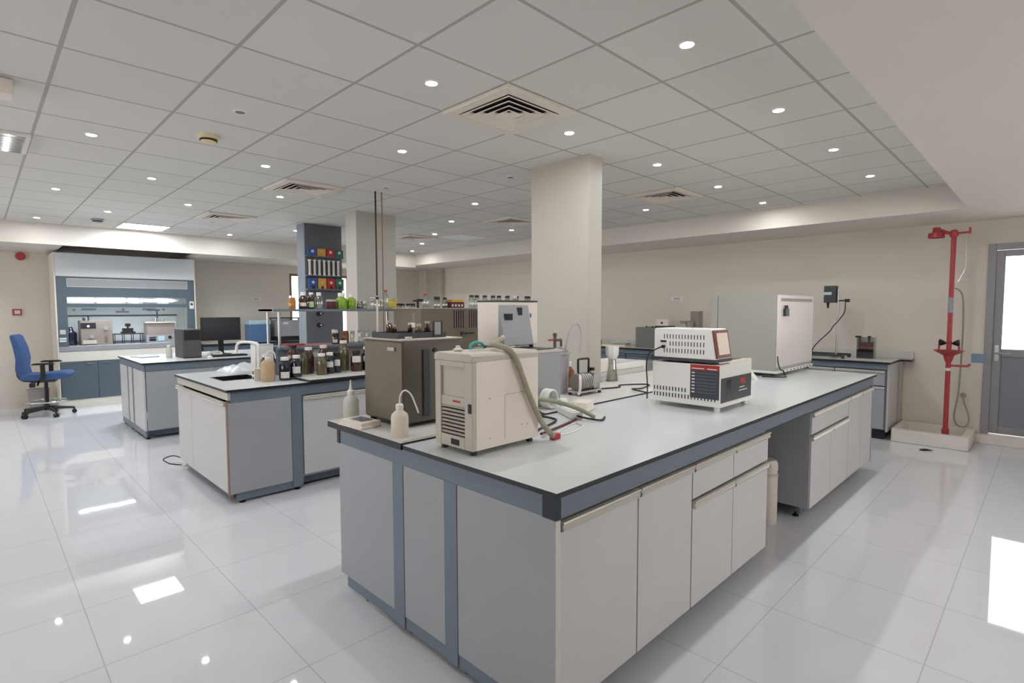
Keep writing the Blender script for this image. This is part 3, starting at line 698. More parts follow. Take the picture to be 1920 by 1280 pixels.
# tilted display on the control box
R_ = Matrix.Rotation(math.radians(-9.4), 3, 'X')
lab(MB().obox((.118,.046,.408), (.20,.012,.172), R_).build('display_bezel', 'woodred', t), 'reddish brown display bezel')
lab(MB().obox((.118,.040,.410), (.15,.008,.135), R_).build('display', 'display', t), 'cream display'); lab(MB().obox((.118,.0425,.352), (.15,.006,.03), R_).build('keypad', 'creamd', t), 'keypad')
b = MB()
for zr in (.36, .405, .45):
    for q in range(14):
        yq = .108+q*.0205
        if zr == .405 and q > 11: continue
        b.box(.0035, .0045, yq-.0028, yq+.0028, zr-.014, zr+.014)
b.build('vent_slots', 'vdark', t)
lab(B(.0,.0045,.36,.40,.412,.424).build('plate', 'black', t), 'black rating plate')
b = MB()
for zr in (.075, .115):
    for q in range(20):
        yq = .03+q*.0215
        if zr > .1 and q < 9: continue
        b.box(-.001, .0005, yq-.004, yq+.004, zr-.013, zr+.013)
b.build('vent_slots', 'dark', t)
lb_ = B(-.0016,-.0002,.005,.19,.075,.282).build('instruction_label', 'ink', t); lab(lb_, 'dark instruction label with a red heading and pale lines')
lab(B(-.0022,-.0017,.005,.19,.250,.282).build('label_heading', 'redl', lb_), 'red heading')
b = MB(); b.box(-.0028,-.0022,.02,.08,.256,.262); b.box(-.0028,-.0022,.10,.18,.256,.262)
for q in range(7): b.box(-.0024,-.0017,.160,.180,.228-q*.020,.236-q*.020)
b.build('label_print', 'paper', lb_)
b = MB()
for q in range(7): b.box(-.0022,-.0017,.02,.15,.231-q*.020,.2335-q*.020)
b.build('label_lines', 'frame', lb_)
fp = B(.012,W_-.008,-.002,-.0002,.055,.205).build('front_plate', 'dark', t); lab(fp, 'dark brown front plate with a red badge')
lab(B(.29,.37,-.003,-.002,.150,.185).build('badge', 'redl', fp), 'red badge'); b = MB(); b.box(.28,.36,-.0028,-.002,.125,.131); b.box(.27,.40,-.0028,-.002,.105,.111); b.build('plate_print', 'paper', fp)
b = MB(); b.box(.09,.155,-.0026,-.002,.085,.19); b.build('plate_window', 'screen', fp)
b = MB(); b.tube([(.004,.375,.385),(-.02,.378,.383),(-.045,.40,.37),(-.05,.45,.34),(-.02,.49,.26),(.03,.51,.12),(.06,.53,.02)], .0045); lab(b.build('power_lead', 'cable', t), 'black power lead')
b = MB(); b.cyl((.004,.375,.385),(-.016,.377,.384),.010); lab(b.build('plug', 'black', t), 'black plug')
# stirrer heads behind the display
b = MB(); b.cyl((.33,.22,.30),(.33,.22,.40),.012); b.cyl((.33,.22,.38),(.33,.22,.45),.02); lab(b.build('stirrer_head', 'dark', t), 'dark stirrer head')
b = MB(); b.cyl((.40,.20,.30),(.40,.20,.36),.018); b.cyl((.40,.20,.36),(.415,.19,.40),.006); b.lathe([(.001,0),(.018,.0),(.018,.025),(.001,.03)],12,c=(.42,.188,.40)); lab(b.build('clamp_knob', 'instrg', t), 'grey clamp with a knob')
# incubator
t = thing('incubator', 'large grey-sided incubator seen from behind, at the far end of the front bench', 'incubator', (5.14, 1.77, Z1+.0005))
W_, D_, H_ = 1.03, .59, .745
B(0,W_,0,.545,.045,H_).build('cabinet', 'incu', t, .004)
lab(B(-.002,W_+.002,.548,.62,.045,H_).build('door', 'incu', t, .004), 'grey front door with a dark seal'); lab(B(.004,W_-.004,.545,.549,.05,H_-.004).build('door_seal', 'black', t), 'black seal')
lab(B(.006,W_-.004,-.006,0,.075,H_-.006).build('back_plate', 'incuw', t, .002), 'pale back plate')
b = MB()
for q in range(11): b.box(.09+q*.082,.155+q*.082,-.009,-.006,H_-.062,H_-.034)
b.build('vent_slots', 'instr', t)
b = MB(); b.box(.15,.24,-.03,-.006,H_-.20,H_-.13); b.cyl((.195,-.018,H_-.135),(.195,-.018,H_-.10),.016); lab(b.build('exhaust_port', 'dark', t), 'dark exhaust port')
b = MB(); b.box(.0,W_,-.014,.56,.022,.045); b.build('base_rail', 'white', t); b = MB()
for q in range(9): b.box(.16+q*.095,.20+q*.095,-.0155,-.014,.030,.038)
b.build('base_slots', 'vdark', t)
for p in ((.06,.03),(W_-.06,.03),(.06,.5),(W_-.06,.5)): MB().lathe([(.025,0),(.025,.022)],12,c=(p[0],p[1],0)).build('rubber_foot', 'black', t)
b = MB(); b.tube([(.005,-.016,.18),(-.015,-.03,.12),(.05,-.03,.055),(.09,-.035,.05),(.10,-.05,.008),(-.02,-.10,.006),(-.10,-.06,.006),(-.15,.06,.006)], .0055); lab(b.build('power_lead', 'cable', t), 'black power lead')
t = thing('paper_sheet', 'folded white sheet lying before the incubator beside the small bath', 'paper', (4.86, 1.92, HT))
MB().prism([(-.09,0),(-.02,.085),(.02,.09),(.09,.0),(.07,.0),(.012,.075),(-.015,.07),(-.075,0)], 'x', -.03, .05).build('sheet', 'paper', t)

# hoses, cables and little things in the middle of the front bench
t = thing('power_strip', 'white multi-socket power strip lying among cables behind the chiller', 'power strip', (2.46, 2.0, HT), math.radians(-28))
B(-.035,.035,-.13,.13,.0,.04).build('housing', 'white', t, .006)
for q in (-.085,-.028,.03): lab(B(-.02,.02,q-.02,q+.02,.04,.044).build('socket', 'cap_w', t), 'socket face')
B(-.022,.022,.06,.11,.04,.085).build('plug', 'white', t, .006)
b = MB(); b.tube([(0,-.13,.02),(.02,-.19,.02),(.10,-.22,.008),(.16,-.15,.008)], .006); lab(b.build('lead', 'cable', t), 'black lead')
t = thing('power_adapter', 'cream adapter block leaning on the white power strip', 'adapter', (2.625, 2.02, HT+.0), math.radians(20))
B(-.07,.07,-.05,.05,.0,.062).build('block', 'cream', t, .012)
def cable(label, pts, r, m, group='cables behind the chiller'):
    o = MB().tube(pts, r, 8).build('cable', m); tag(o, label, 'cable', group); return o
cable('black cable looping nearest the chiller foot', [(1.95,1.80,HT+.006),(2.05,1.86,HT+.006),(2.20,1.90,HT+.008),(2.30,1.97,HT+.006),(2.22,2.06,HT+.02),(2.02,2.04,HT+.012)], .006, 'cable')
cable('maroon cable running straight from the chiller to the power strip', [(1.93,1.74,HT+.02),(2.08,1.80,HT+.007),(2.25,1.84,HT+.007),(2.38,1.88,HT+.007)], .007, 'cabler')
cable('thick black cable loop standing up behind the maroon cable', [(2.02,1.95,HT+.006),(2.10,2.0,HT+.05),(2.2,2.02,HT+.06),(2.28,2.05,HT+.03),(2.36,2.09,HT+.008)], .0065, 'cable')
cable('thin white cable curled on the worktop in front of the power strip', [(2.0,1.70,HT+.004),(2.12,1.70,HT+.004),(2.26,1.74,HT+.004),(2.30,1.82,HT+.004),(2.2,1.80,HT+.004),(2.05,1.74,HT+.004)], .0035, 'cablew')
cable('green-grey hose slanting from behind the chiller over the power strip', [(2.02,2.10,1.10),(2.10,2.06,1.07),(2.26,1.96,1.04),(2.38,1.88,.995),(2.46,1.81,.940)], .012, 'hoseg')
cable('black cable snaking on the rear slab from the pump to the small bath', [(3.36,2.44,Z1+.006),(3.55,2.38,Z1+.006),(3.66,2.44,Z1+.006),(3.85,2.30,Z1+.006),(3.62,2.22,Z1+.006),(3.45,2.20,Z1+.02),(3.43,2.05,HT+.02)], .0055, 'cable')
o = B(1.93,1.985,1.66,1.69,HT,HT+.026).build('plug', 'redl', bevel=.006); tag(o, 'red plug lying at the foot of the beige chiller', 'plug')
t = thing('wire_coil', 'coil of white tubing standing behind the power strip', 'tubing', (2.50, 2.19, Z1))
b = MB()
for q in range(5): b.tube([(.05*math.cos(a*PI/6), -.03+q*.014, .064+.055*math.sin(a*PI/6)) for a in range(13)], .006, 6, smooth=2)
b.build('coil', 'cablew', t)
# bucket with stopcock lid
t = thing('grey_bucket', 'grey plastic bucket with a brass tap on its clear lid behind the chiller', 'bucket', (3.03, 2.60, Z1))
MB().lathe([(.001,0),(.098,0),(.10,.01),(.112,.285),(.122,.288),(.122,.302),(.112,.302),(.105,.29),(.001,.29)],28).build('body', 'lilac', t)
b = MB(); b.tube([(-.0,-.128,.25),(.0,-.135,.22),(.0,-.125,.19)], .006); b.build('grip', 'lilac', t)
lab(MB().lathe([(.001,.303),(.10,.303),(.095,.32),(.05,.335),(.001,.338)],24).build('lid', 'clear', t), 'clear domed lid')
b = MB(); b.cyl((-.03,-.03,.336),(-.03,-.03,.42),.012); b.cyl((-.03,-.03,.39),(.04,-.03,.39),.010); b.cyl((.04,-.03,.395),(.04,-.03,.34),.009); b.lathe([(.001,0),(.016,0),(.016,.02),(.001,.025)],12,c=(-.03,-.03,.42)); tp = b.build('tap', 'brownd', t)
lab(MB().cyl((-.04,-.035,.395),(-.13,-.06,.395),.007).build('tap_lever', 'redl', tp), 'red lever')
cable('grey hose rising in a tall loop beside the bucket tap', [(3.13,2.58,Z1+.315),(3.15,2.57,Z1+.42),(3.18,2.55,Z1+.50),(3.23,2.53,Z1+.50),(3.25,2.52,Z1+.42),(3.22,2.51,Z1+.30)], .008, 'lilac')
# vacuum pump
t = thing('vacuum_pump', 'small grey vacuum pump with black carry handle in front of the slim column', 'pump', (3.12, 2.40, Z1))
b = MB(); b.cyl((-.09,0,.09),(.05,0,.09),.062,n=22); b.cyl((.05,0,.09),(.062,0,.09),.050,n=22); b.build('motor', 'instr', t, .004)
b = MB()
for q in range(5): b.cyl((-.07+q*.024,0,.09),(-.062+q*.024,0,.09),.066,n=22)
b.build('cooling_fins', 'steel', t)
b = MB(); b.box(.065,.14,-.05,.05,.035,.14); b.cyl((.10,0,.14),(.10,0,.165),.02); b.build('oil_case', 'steel', t, .008)
b = MB(); b.lathe([(.001,0),(.022,0),(.022,.02),(.001,.022)],14,c=(.10,0,.165)); lab(b.build('filler_cap', 'black', t), 'black cap')
b = MB(); b.tube([(-.06,0,.15),(-.062,0,.24),(-.05,0,.255),(.05,0,.255),(.062,0,.24),(.06,0,.15)], .008, 8, smooth=3); lab(b.build('carry_handle', 'black', t), 'black carry handle')
b = MB(); b.box(-.11,.15,-.055,.055,.018,.032); b.build('base_plate', 'steel', t)
for p in ((-.095,-.045),(.135,-.045),(-.095,.045),(.135,.045)): MB().lathe([(.013,0),(.013,.018)],10,c=(p[0],p[1],0)).build('rubber_foot', 'black', t)
b = MB(); b.tube([(-.07,-.02,.14),(-.10,-.05,.12),(-.115,-.06,.05),(-.12,-.05,.012)], .010); lab(b.build('suction_hose', 'cablew', t), 'white suction hose')
def bottle(x, y, z, r, h, body, cap, label, cap_h=.022, neck=.45, lbl=None, lm='paper', name='reagent_bottle', group=None, fill=None, sh=.72, cat='bottle'):
    t = thing(name, label, cat, (x, y, z), 0, group)
    hb = h-cap_h; rn = r*neck
    MB().lathe([(.001,0),(r*.94,0),(r,.006),(r,hb*sh),(r*.93,hb*(sh+.07)),(rn*1.15,hb*(sh+.19)),(rn,hb*(sh+.22)),(rn,hb),(.001,hb)],18).build('body', body, t)
    if cap: MB().lathe([(rn*1.22,hb-.006),(rn*1.22,h-.002),(rn*1.1,h),(.001,h)],16).build('cap', cap, t)
    if fill: MB().lathe([(.001,.004),(r*.92,.004),(r*.92,hb*fill[1]),(.001,hb*fill[1])],16).build('contents', fill[0], t)
    if lbl:
        z0, z1 = lbl; n = 8; vs = []; fs = []
        A0 = math.atan2(-y, -x)
        for k in range(n+1):
            a = A0 - .75 + 1.5*k/n
            for rr in (r*1.004, r*1.02):
                for zz in (z0*hb, z1*hb): vs.append((rr*math.cos(a), rr*math.sin(a), zz))
        for k in range(n):
            i = k*4; j = i+4
            fs += [(i+2,j+2,j+3,i+3),(i,i+1,j+1,j),(i+1,i+3,j+3,j+1),(i,j,j+2,i+2)]
        fs += [(0,2,3,1),(n*4,n*4+1,n*4+3,n*4+2)]
        m_ = MB(); m_._add(vs, fs, 0); m_.build('paper_label', lm, t)
    return t
bottle(3.32, 2.70, Z1, .045, .20, 'amberl', 'cap_w', 'amber bottle with white cap standing between bucket and vacuum pump', .03)
t = thing('measuring_cylinder', 'clear conical cylinder topped by a white plastic scoop beside the slim column', 'cylinder', (3.86, 2.66, Z1))
MB().lathe([(.001,0),(.055,0),(.055,.006),(.05,.012),(.034,.14),(.032,.19),(.001,.19)],20).build('cone', 'tint', t)
MB().lathe([(.001,.188),(.035,.190),(.055,.225),(.058,.30),(.053,.30),(.05,.228),(.03,.20),(.001,.20)],8).build('scoop', 'white', t)
# white ceramic sink behind the bench
t = thing('ceramic_sink', 'white ceramic trough sink at the back of the front bench, behind the small bath', 'sink', (3.90, 2.87, 0))
b = MB(); W_, D_ = .86, .46
b.box(0,W_,0,.03,.90,1.035); b.box(0,W_,D_-.03,D_,.90,1.035); b.box(0,.03,.03,D_-.03,.90,1.035); b.box(W_-.03,W_,.03,D_-.03,.90,1.035); b.box(0,W_,0,D_,.86,.90)
b.build('trough', 'white', t, .006); B(.04,W_-.04,.04,D_-.04,.0,.859).build('pedestal', 'panel', t)
b = MB(); b.box(.10,W_-.06,-.006,0,.975,.985); lab(b.build('front_rib', 'creamd', t), 'moulded rib')
lab(MB().cyl((.08,.25,.902),(.08,.25,.99),.03).build('plug_strainer', 'dark', t), 'dark strainer')

# ------------------------------------------------------------------ second bench: rack, bottles, tap
RK0, RK1, RYA, RYB = 2.04, 5.80, 5.22, 5.50
t = thing('shelf_rack', 'two-tier grey reagent rack running along the middle of the second bench', 'shelf rack', (RK0, 0, 0))
L = RK1-RK0
B(.03, L, RYA+.06, RYB-.06, HT, 1.168).build('service_spine', 'spine', t); lab(B(-.005,.05, RYA, RYB, HT, 1.168).build('spine_end', 'frame', t), 'blue-grey end of the spine')
b = MB()
for q, zz in ((.37,1.06),(1.0,1.06),(.37+1.25,1.06)): b.box(q,q+.13,RYA+.054,RYA+.06,1.075,1.155)
lab(b.build('socket_plate', 'white', t), 'white socket plates')
B(0, L, RYA-.03, RYB+.03, 1.17, 1.195).build('lower_shelf', 'frame', t)
B(-.06, L, RYA-.04, RYB+.04, 1.536, 1.560).build('upper_shelf', 'frame', t, .003)
for xp in (0.0, 1.36, 2.7, 3.72):
    for yp in (RYA, RYB): MB().cyl((xp+.015,yp,1.1955),(xp+.015,yp,1.5355),.013,n=14).build('post', 'steel', t)
lab(B(-.06,-.052,RYA-.04,RYB+.04,1.532,1.566).build('shelf_lip', 'steel', t), 'bright shelf end')
US, LS = 1.5602, 1.1952
YS = 5.34
gU = 'bottles on the upper rack shelf'
bottle(2.235, YS, US, .034, .135, 'orange', 'clear', 'orange-yellow jar with clear cap at the free end of the upper shelf', .02, .8)
bottle(2.285, YS+.09, US, .02, .09, 'amberl', None, 'tiny brown tumbler beside the orange jar on the upper shelf', .01, .9, cat='tumbler', name='tumbler')
bottle(2.348, YS, US, .042, .17, 'amber', 'cap_w', 'dark bottle with pale shoulder and white cap next to the orange jar', .028, .5, (.2,.45))
bottle(2.431, YS, US, .034, .168, 'amber', 'cap_w', 'dark bottle with a pale green label on the upper shelf', .016, .5, (.12,.5), 'paperg')
bottle(2.512, YS, US, .038, .17, 'clear', 'cap_w', 'clear bottle with white cap and white powder on the upper shelf', .028, .5, None, fill=('paper', .3))
t = thing('sample_jar', 'squat maroon jar with a cream lid on the upper shelf', 'jar', (2.645, YS, US)); MB().lathe([(.001,0),(.047,0),(.05,.006),(.05,.078),(.001,.078)],18).build('body', 'cabler', t); MB().lathe([(.051,.078),(.051,.098),(.001,.10)],18).build('lid', 'creamd', t)
bottle(2.762, YS, US, .058, .17, 'green_glass', 'cap_w', 'big lime green bottle with a wide white cap beside the maroon jar', .035, .5)
bottle(2.875, YS, US, .050, .155, 'green_glass', 'cap_w', 'lime green bottle with smaller cap, second of the two green ones', .025, .4)
bottle(2.975, YS, US, .036, .10, 'tint', None, 'smoky glass beaker after the green bottles on the upper shelf', .01, .95, cat='beaker', name='beaker', fill=('olive', .5))
bottle(3.06, YS+.05, US, .028, .085, 'tint', 'cap_w', 'small smoky bottle with a stopper behind the smoky beaker', .02, .5)
for n, (xx, hh, lb) in enumerate(((3.13, .13, 'clear glass cylinder nearest the smoky bottle on the upper shelf'), (3.185, .12, 'clear glass cylinder in front of the ceiling pipes on the upper shelf'), (3.25, .11, 'clear glass cylinder with yellow contents beside the ceiling pipes'))):
    bottle(xx, YS, US, .024, hh, 'clear', None, lb, .004, .97, cat='glass cylinder', name='glass_cylinder', group='clear cylinders on the upper shelf', fill=('yellow', .8) if n == 2 else None)
bottle(3.33, YS+.06, US, .040, .215, 'clear', 'red', 'tall clear bottle with a red cap behind the yellow jar', .018, .5)
bottle(3.36, YS-.04, US, .052, .125, 'yellow', None, 'yellow glass jar on the upper shelf beside the ceiling pipes', .01, .9, cat='jar', name='sample_jar')
for n, xx in enumerate((3.455, 3.52, 3.60, 3.665)):
    bottle(xx, YS, US, .026, .062, 'tint', 'cap_k', 'little clear jar with a flat black lid, %s of four after the yellow jar' % ORD[n+1], .016, .92, cat='jar', name='sample_jar', group='little black-lidded jars')
t = thing('small_stand', 'small black T-shaped stand on the upper shelf before the bronze oven', 'stand', (3.735, YS, US))
b = MB(); b.box(-.045,.045,-.03,.03,0,.01); b.box(-.009,.009,-.009,.009,.01,.085); b.box(-.06,.065,-.018,.018,.085,.105); b.box(.0,.065,-.018,.018,.105,.118); b.build('body', 'black', t)
bottle(3.85, YS, US, .045, .185, 'clear', 'red', 'clear bottle with a red cap above the bronze oven on the second bench', .016, .5)
bottle(4.015, YS, US, .042, .15, 'clear', 'cap_k', 'clear bottle with a wide black cap next to the red-capped bottle', .034, .7, None, fill=('orange', .28))
bottle(4.14, YS, US, .036, .14, 'clear', 'cap_k', 'clear bottle with a small black cap before the brown vial box', .02, .55, None, fill=('ink', .25))
t = thing('vial_box', 'cardboard-lidded box of dark brown vials on the upper shelf', 'box', (4.29, YS, US))
lab(B(-.11,.11,-.06,.06,0,.085).build('box', 'cabler', t), 'dark red box'); lab(B(-.09,.10,-.058,.058,.0851,.115).build('lid', 'gold', t), 'tan lid')
for q in range(4): B(-.09+q*.05,-.062+q*.05,-.0615,-.06,.03,.055).build('vial_label', 'paper', t)
xs = (4.575, 4.665, 4.805, 4.955, 5.065, 5.225, 5.375, 5.465, 5.61, 5.71)
for n, xx in enumerate(xs):
    bottle(xx, YS+(.06 if n in (7, 9) else 0), US, .040, .178, 'clear', 'cap_w' if n == 6 else 'cap_k',
           '%s-capped clear bottle on the upper shelf, %s of ten after the brown vial box' % ('white' if n == 6 else 'black', ORD[n+1]), .026, .62, None, group='capped clear bottles at the far end of the upper shelf')
# lower shelf
bottle(2.665, YS-.03, LS, .036, .15, 'amber', 'cap_w', 'dark bottle with white cap and label on the lower shelf', .03, .75, (.12,.4))
bottle(2.72, YS+.05, LS, .032, .155, 'amber', 'cap_k', 'dark bottle with black cap behind its white-capped neighbour on the lower shelf', .026, .7)
bottle(2.785, YS-.02, LS, .038, .145, 'amberl', None, 'orange-brown glass jar on the lower shelf', .01, .8, cat='jar', name='sample_jar')
t = thing('folded_sheets', 'stack of pink and red sheets lying on the lower shelf end', 'paper', (2.33, 5.30, LS)); b = MB(); b.box(-.20,.26,-.06,.10,0,.010); b.build('sheet', 'pinkmat', t); lab(B(-.20,-.02,-.065,.05,.010,.022).build('red_sheet', 'redc', t), 'red sheet')
for n, xx in enumerate((2.86, 2.905, 2.95, 2.995, 3.04, 3.085, 3.13, 3.175)):
    bottle(xx, YS+(.04 if n % 2 else -.03), LS, .0215, .125+.01*(n % 3), 'clear', None, 'clear glass cylinder on the lower shelf, %s of eight after the orange-brown jar' % ORD[n+1], .004, .97, cat='glass cylinder', name='glass_cylinder', group='glass cylinders on the lower shelf')
t = thing('box_carton', 'white carton standing at the end of the rack behind the tap', 'box', (1.93, 5.33, HT)); B(-.085,.085,-.06,.06,0,.29).build('carton', 'white', t, .002); lab(B(-.085,.085,-.06,.06,.2902,.302).build('lid', 'lightblue', t), 'pale lid')
# bench-top bottles
ZB = HT+.0225
t = thing('plastic_jug', 'amber plastic jug with a looped white handle beside the sink', 'jug', (1.805, 4.86, HT))
MB().lathe([(.001,0),(.055,0),(.06,.008),(.06,.155),(.045,.18),(.02,.19),(.001,.19)],22).build('body', 'jug', t); MB().lathe([(.024,.188),(.024,.212),(.001,.214)],16).build('cap', 'cap_w', t)
lab(MB().tube([(-.01,0,.212),(-.005,.0,.25),(.02,-.01,.268),(.05,-.02,.25),(.058,-.024,.20)], .005).build('spout', 'cablew', t), 'white looped spout')
t = thing('small_carton', 'small white carton with dark squares behind the amber jug', 'box', (1.742, 4.955, HT)); B(-.03,.03,-.03,.03,0,.11).build('carton', 'paper', t); b = MB(); b.box(-.0305,-.03,-.018,.018,.06,.09); b.box(-.0305,-.03,-.018,.018,.015,.04); b.build('print', 'ink', t)
bb = [(1.945,4.84,.052,.205,'navy','cap_w',(.12,.42),'dark bottle with square white label in front, nearest the amber jug',HT),
      (2.045,4.83,.048,.195,'navy','cap_w',(.2,.55),'dark bottle with white label in front, second from the amber jug',ZB),
      (2.09,5.01,.052,.275,'amber','cap_k',None,'tall brown bottle behind the two labelled dark bottles',ZB),
      (1.885,5.13,.045,.22,'amber','cap_w',None,'brown bottle with white cap at the back, nearest the sink',HT),
      (2.17,4.93,.03,.22,'olive',None,None,'uncapped olive bottle in the back row of the bench bottles',ZB),
      (2.235,5.0,.05,.25,'amber','cap_w',None,'brown bottle with a pale cap behind the olive jar',ZB),
      (2.27,4.80,.048,.20,'olive','cap_w',None,'olive-brown jar with a wide white lid at the front of the slab',ZB),
      (2.375,4.85,.045,.20,'navy','cap_w',(.35,.65),'dark bottle with white label right behind the olive-brown jar',ZB),
      (2.46,4.88,.045,.19,'navy','cap_k',(.4,.75),'dark bottle with white label and black cap, past the olive-brown jar',ZB),
      (2.40,5.03,.05,.26,'amber','cap_w',None,'tall brown bottle with white cap in the middle of the back row',ZB),
      (2.585,4.98,.052,.30,'olive','cap_w',None,'tallest olive-brown bottle with a white cap at the back of the slab',ZB),
      (2.66,4.86,.058,.20,'amber','cap_k',(.5,.85),'squat brown bottle with big white label toward the green bottle',ZB),
      (2.78,4.87,.05,.235,'navy','cap_w',(.42,.68),'dark bottle with white cap and label next to the green bottle',ZB),
      (2.86,4.98,.045,.21,'navy','cap_k',None,'plain dark bottle behind the green bottle',ZB),
      (2.90,4.80,.056,.235,'green_glass','cap_w',(.15,.5),'pale green bottle with white cap at the end of the bench bottles',ZB)]
for x, y, r, h, m, cap, lbl, lb, z in bb: bottle(x, y, z, r, h, m, cap, lb, .022, .55, lbl, group='bottles on the second bench top')
# gooseneck tap
t = thing('gooseneck_tap', 'white gooseneck tap standing beside the black sink', 'tap', (1.80, 5.06, HT))
MB().tube([(0,0,.0),(0,0,.25),(0,.0,.30),(-.01,.02,.325),(-.05,.10,.335),(-.09,.19,.33),(-.11,.22,.30),(-.115,.225,.23)], .0125, 12, smooth=5).build('spout', 'white', t)
MB().lathe([(.03,0),(.03,.012),(.018,.02),(.018,.05)],18).build('base', 'white', t)
lab(MB().tube([(0,0,.13),(.05,-.01,.135)], .010).build('valve', 'instrg', t), 'side valve'); MB().obox((.06,-.012,.15),(.012,.012,.06)).build('lever', 'bluep', t)
t = thing('plastic_bag', 'crumpled clear plastic sheet lying behind the sink', 'plastic sheet', (1.97, 5.82, HT))
b = MB(); n = 12; vs = []; fs = []
for i in range(n+1):
    for j in range(n+1):
        u, v = i/n, j/n
        e = min(u, 1-u, v, 1-v)*4
        vs.append((-.25+.5*u, -.26+.5*v, .008+min(1, e)*(.035+.05*abs(math.sin(5.3*u+2.1*v)*math.cos(4.1*v-1.7*u))+.02*random.random())))
for i in range(n):
    for j in range(n):
        a = i*(n+1)+j; fs.append((a, a+n+1, a+n+2, a+1))
nb = len(vs); vs += [(x, y, .001) for x, y, z in vs]
fs += [tuple(reversed([q+nb for q in f])) for f in fs]
for i in range(n):
    for a, c in ((i, i+1), (i*(n+1), (i+1)*(n+1)), (n*(n+1)+i, n*(n+1)+i+1), (i*(n+1)+n, (i+1)*(n+1)+n)): fs.append((a, c, c+nb, a+nb))
b._add(vs, fs, 0); b.build('sheet', milky('clear_sheet', (222, 226, 230), .3), t, ang=80)
# second bronze oven on the second bench
t = thing('drying_oven', 'wide bronze oven with vertical vent slots on the second bench', 'oven', (3.26, 4.62, ZB))
W_, D_, H_ = .92, .50, .615
B(0,W_,0,D_,.0,H_).build('casing', 'brown', t, .006); B(-.003,W_+.003,-.003,D_+.003,H_,H_+.006).build('top_rim', 'creamd', t)
b = MB()
for g0, n_ in ((.44,5),(.66,7)):
    for q in range(n_): b.box(g0+q*.032, g0+.014+q*.032, -.002, 0, .40, .595)
b.build('vent_slots', 'vdark', t)
b = MB()
for g0, n_ in ((.44,5),(.66,7)):
    for q in range(n_): b.box(g0+.014+q*.032, g0+.020+q*.032, -.006, 0, .40, .595)
b.build('vent_fins', 'instr', t)
b = MB(); b.cyl((.55,-.03,.34),(.55,0,.34),.02); b.box(.60,.72,-.012,0,.33,.35); lab(b.build('latch', 'dark', t), 'dark latch')
# service pipes from the ceiling
o = MB().cyl((3.055,5.115,1.7),(3.055,5.115,ZC),.009,n=10).build('service_pipe', 'cap_k'); tag(o, 'black service pipe dropping from the ceiling to the rack', 'pipe', 'service pipes over the rack')
bpy.data.objects[o.name]
MB().cyl((3.055,5.115,HT+.025),(3.055,5.115,1.6995),.011,n=10).build('lower_section', 'milkb', o)
MB().lathe([(.016,0),(.016,.03)],12,c=(3.055,5.115,1.66)).build('joint', 'black', o)
o = MB().cyl((3.125,5.105,1.2),(3.125,5.105,ZC),.006,n=10).build('service_pipe', 'brownrim'); tag(o, 'thin brown service pipe beside the black one over the rack', 'pipe', 'service pipes over the rack')
MB().cyl((3.125,5.105,HT+.024),(3.125,5.105,1.1995),.012,n=10).build('lower_section', 'brown', o)

# ------------------------------------------------------------------ grey clad column with dispensers
CX0, CX1, CY0, CY1 = 3.40, 3.975, 7.64, 7.90
t = thing('service_tower', 'tall grey clad tower with coloured dispenser boxes reaching the ceiling', 'tower', (CX0, CY0, 0))
B(0, CX1-CX0, .012, CY1-CY0, 0, ZC-.002).build('cladding', 'gcol', t)
lab(B(.004, CX1-CX0-.004, 0, .0115, .93, ZC-.004).build('front_panel', 'gcold', t), 'darker front panel'); lab(B(.0,CX1-CX0,-.05,.0,1.84,1.862).build('ledge', 'gcold', t), 'ledge'); lab(B(.0,CX1-CX0,-.05,.0,2.04,2.056).build('ledge', 'gcold', t), 'ledge'); lab(B(.0,CX1-CX0,-.05,.0,2.32,2.336).build('ledge', 'gcold', t), 'ledge')
bx = [('bluec','blue'),('gold','yellow'),('redc','red'),('greenc','green')]
for row, zz, hh, nm in ((0, 2.3365, .105, 'upper'), (1, 1.8625, .150, 'lower')):
    for q, (m, c_) in enumerate(bx):
        d = thing('dispenser_box', '%s dispenser box with a pale emblem, in the %s row on the grey tower' % (c_, nm), 'dispenser box', (CX0+.03+q*.138, CY0-.052, zz), 0, 'coloured boxes on the grey tower')
        B(0,.125,0,.05,0,hh).build('box', m, d, .002)
        lab(MB().cyl((.062,-.0015,hh*.6),(.062,0,hh*.6),.022,n=18).build('emblem', 'paper' if q != 1 else 'creamd', d), 'pale emblem')
        if row: lab(B(.045,.08,-.0015,0,.0,.035).build('opening', 'vdark', d), 'dark opening')
for q in range(7):
    d = thing('sample_tube', 'white capped tube upright on the grey tower, %s of seven counted from its free edge' % ORD[q+1], 'tube', (CX0+.055+q*.073, CY0-.03, 2.0565), 0, 'white tubes on the grey tower')
    MB().lathe([(.017,.014),(.017,.205)],14).build('tube', 'paper', d); b = MB(); b.lathe([(.024,0),(.024,.0139)],14); b.lathe([(.024,.2051),(.024,.222)],14); b.build('caps', 'white', d)
for zz, lb in ((1.50, 'upper dark gas valve on the grey tower'), (1.33, 'lower dark gas valve on the grey tower')):
    d = thing('gas_valve', lb, 'valve', (CX0+.19, CY0, zz)); b = MB(); b.lathe([(.035,0),(.035,.012),(.014,.016),(.014,.05),(.001,.05)],16,R=Matrix.Rotation(PI/2,3,'X')); b.build('body', 'black', d); b = MB(); b.box(-.05,.05,-.058,-.045,-.008,.008); b.build('handle', 'black', d)
    lab(MB().lathe([(.012,0),(.012,.008)],12,c=(0,-.058,0),R=Matrix.Rotation(PI/2,3,'X')).build('button', 'paper', d), 'pale button')
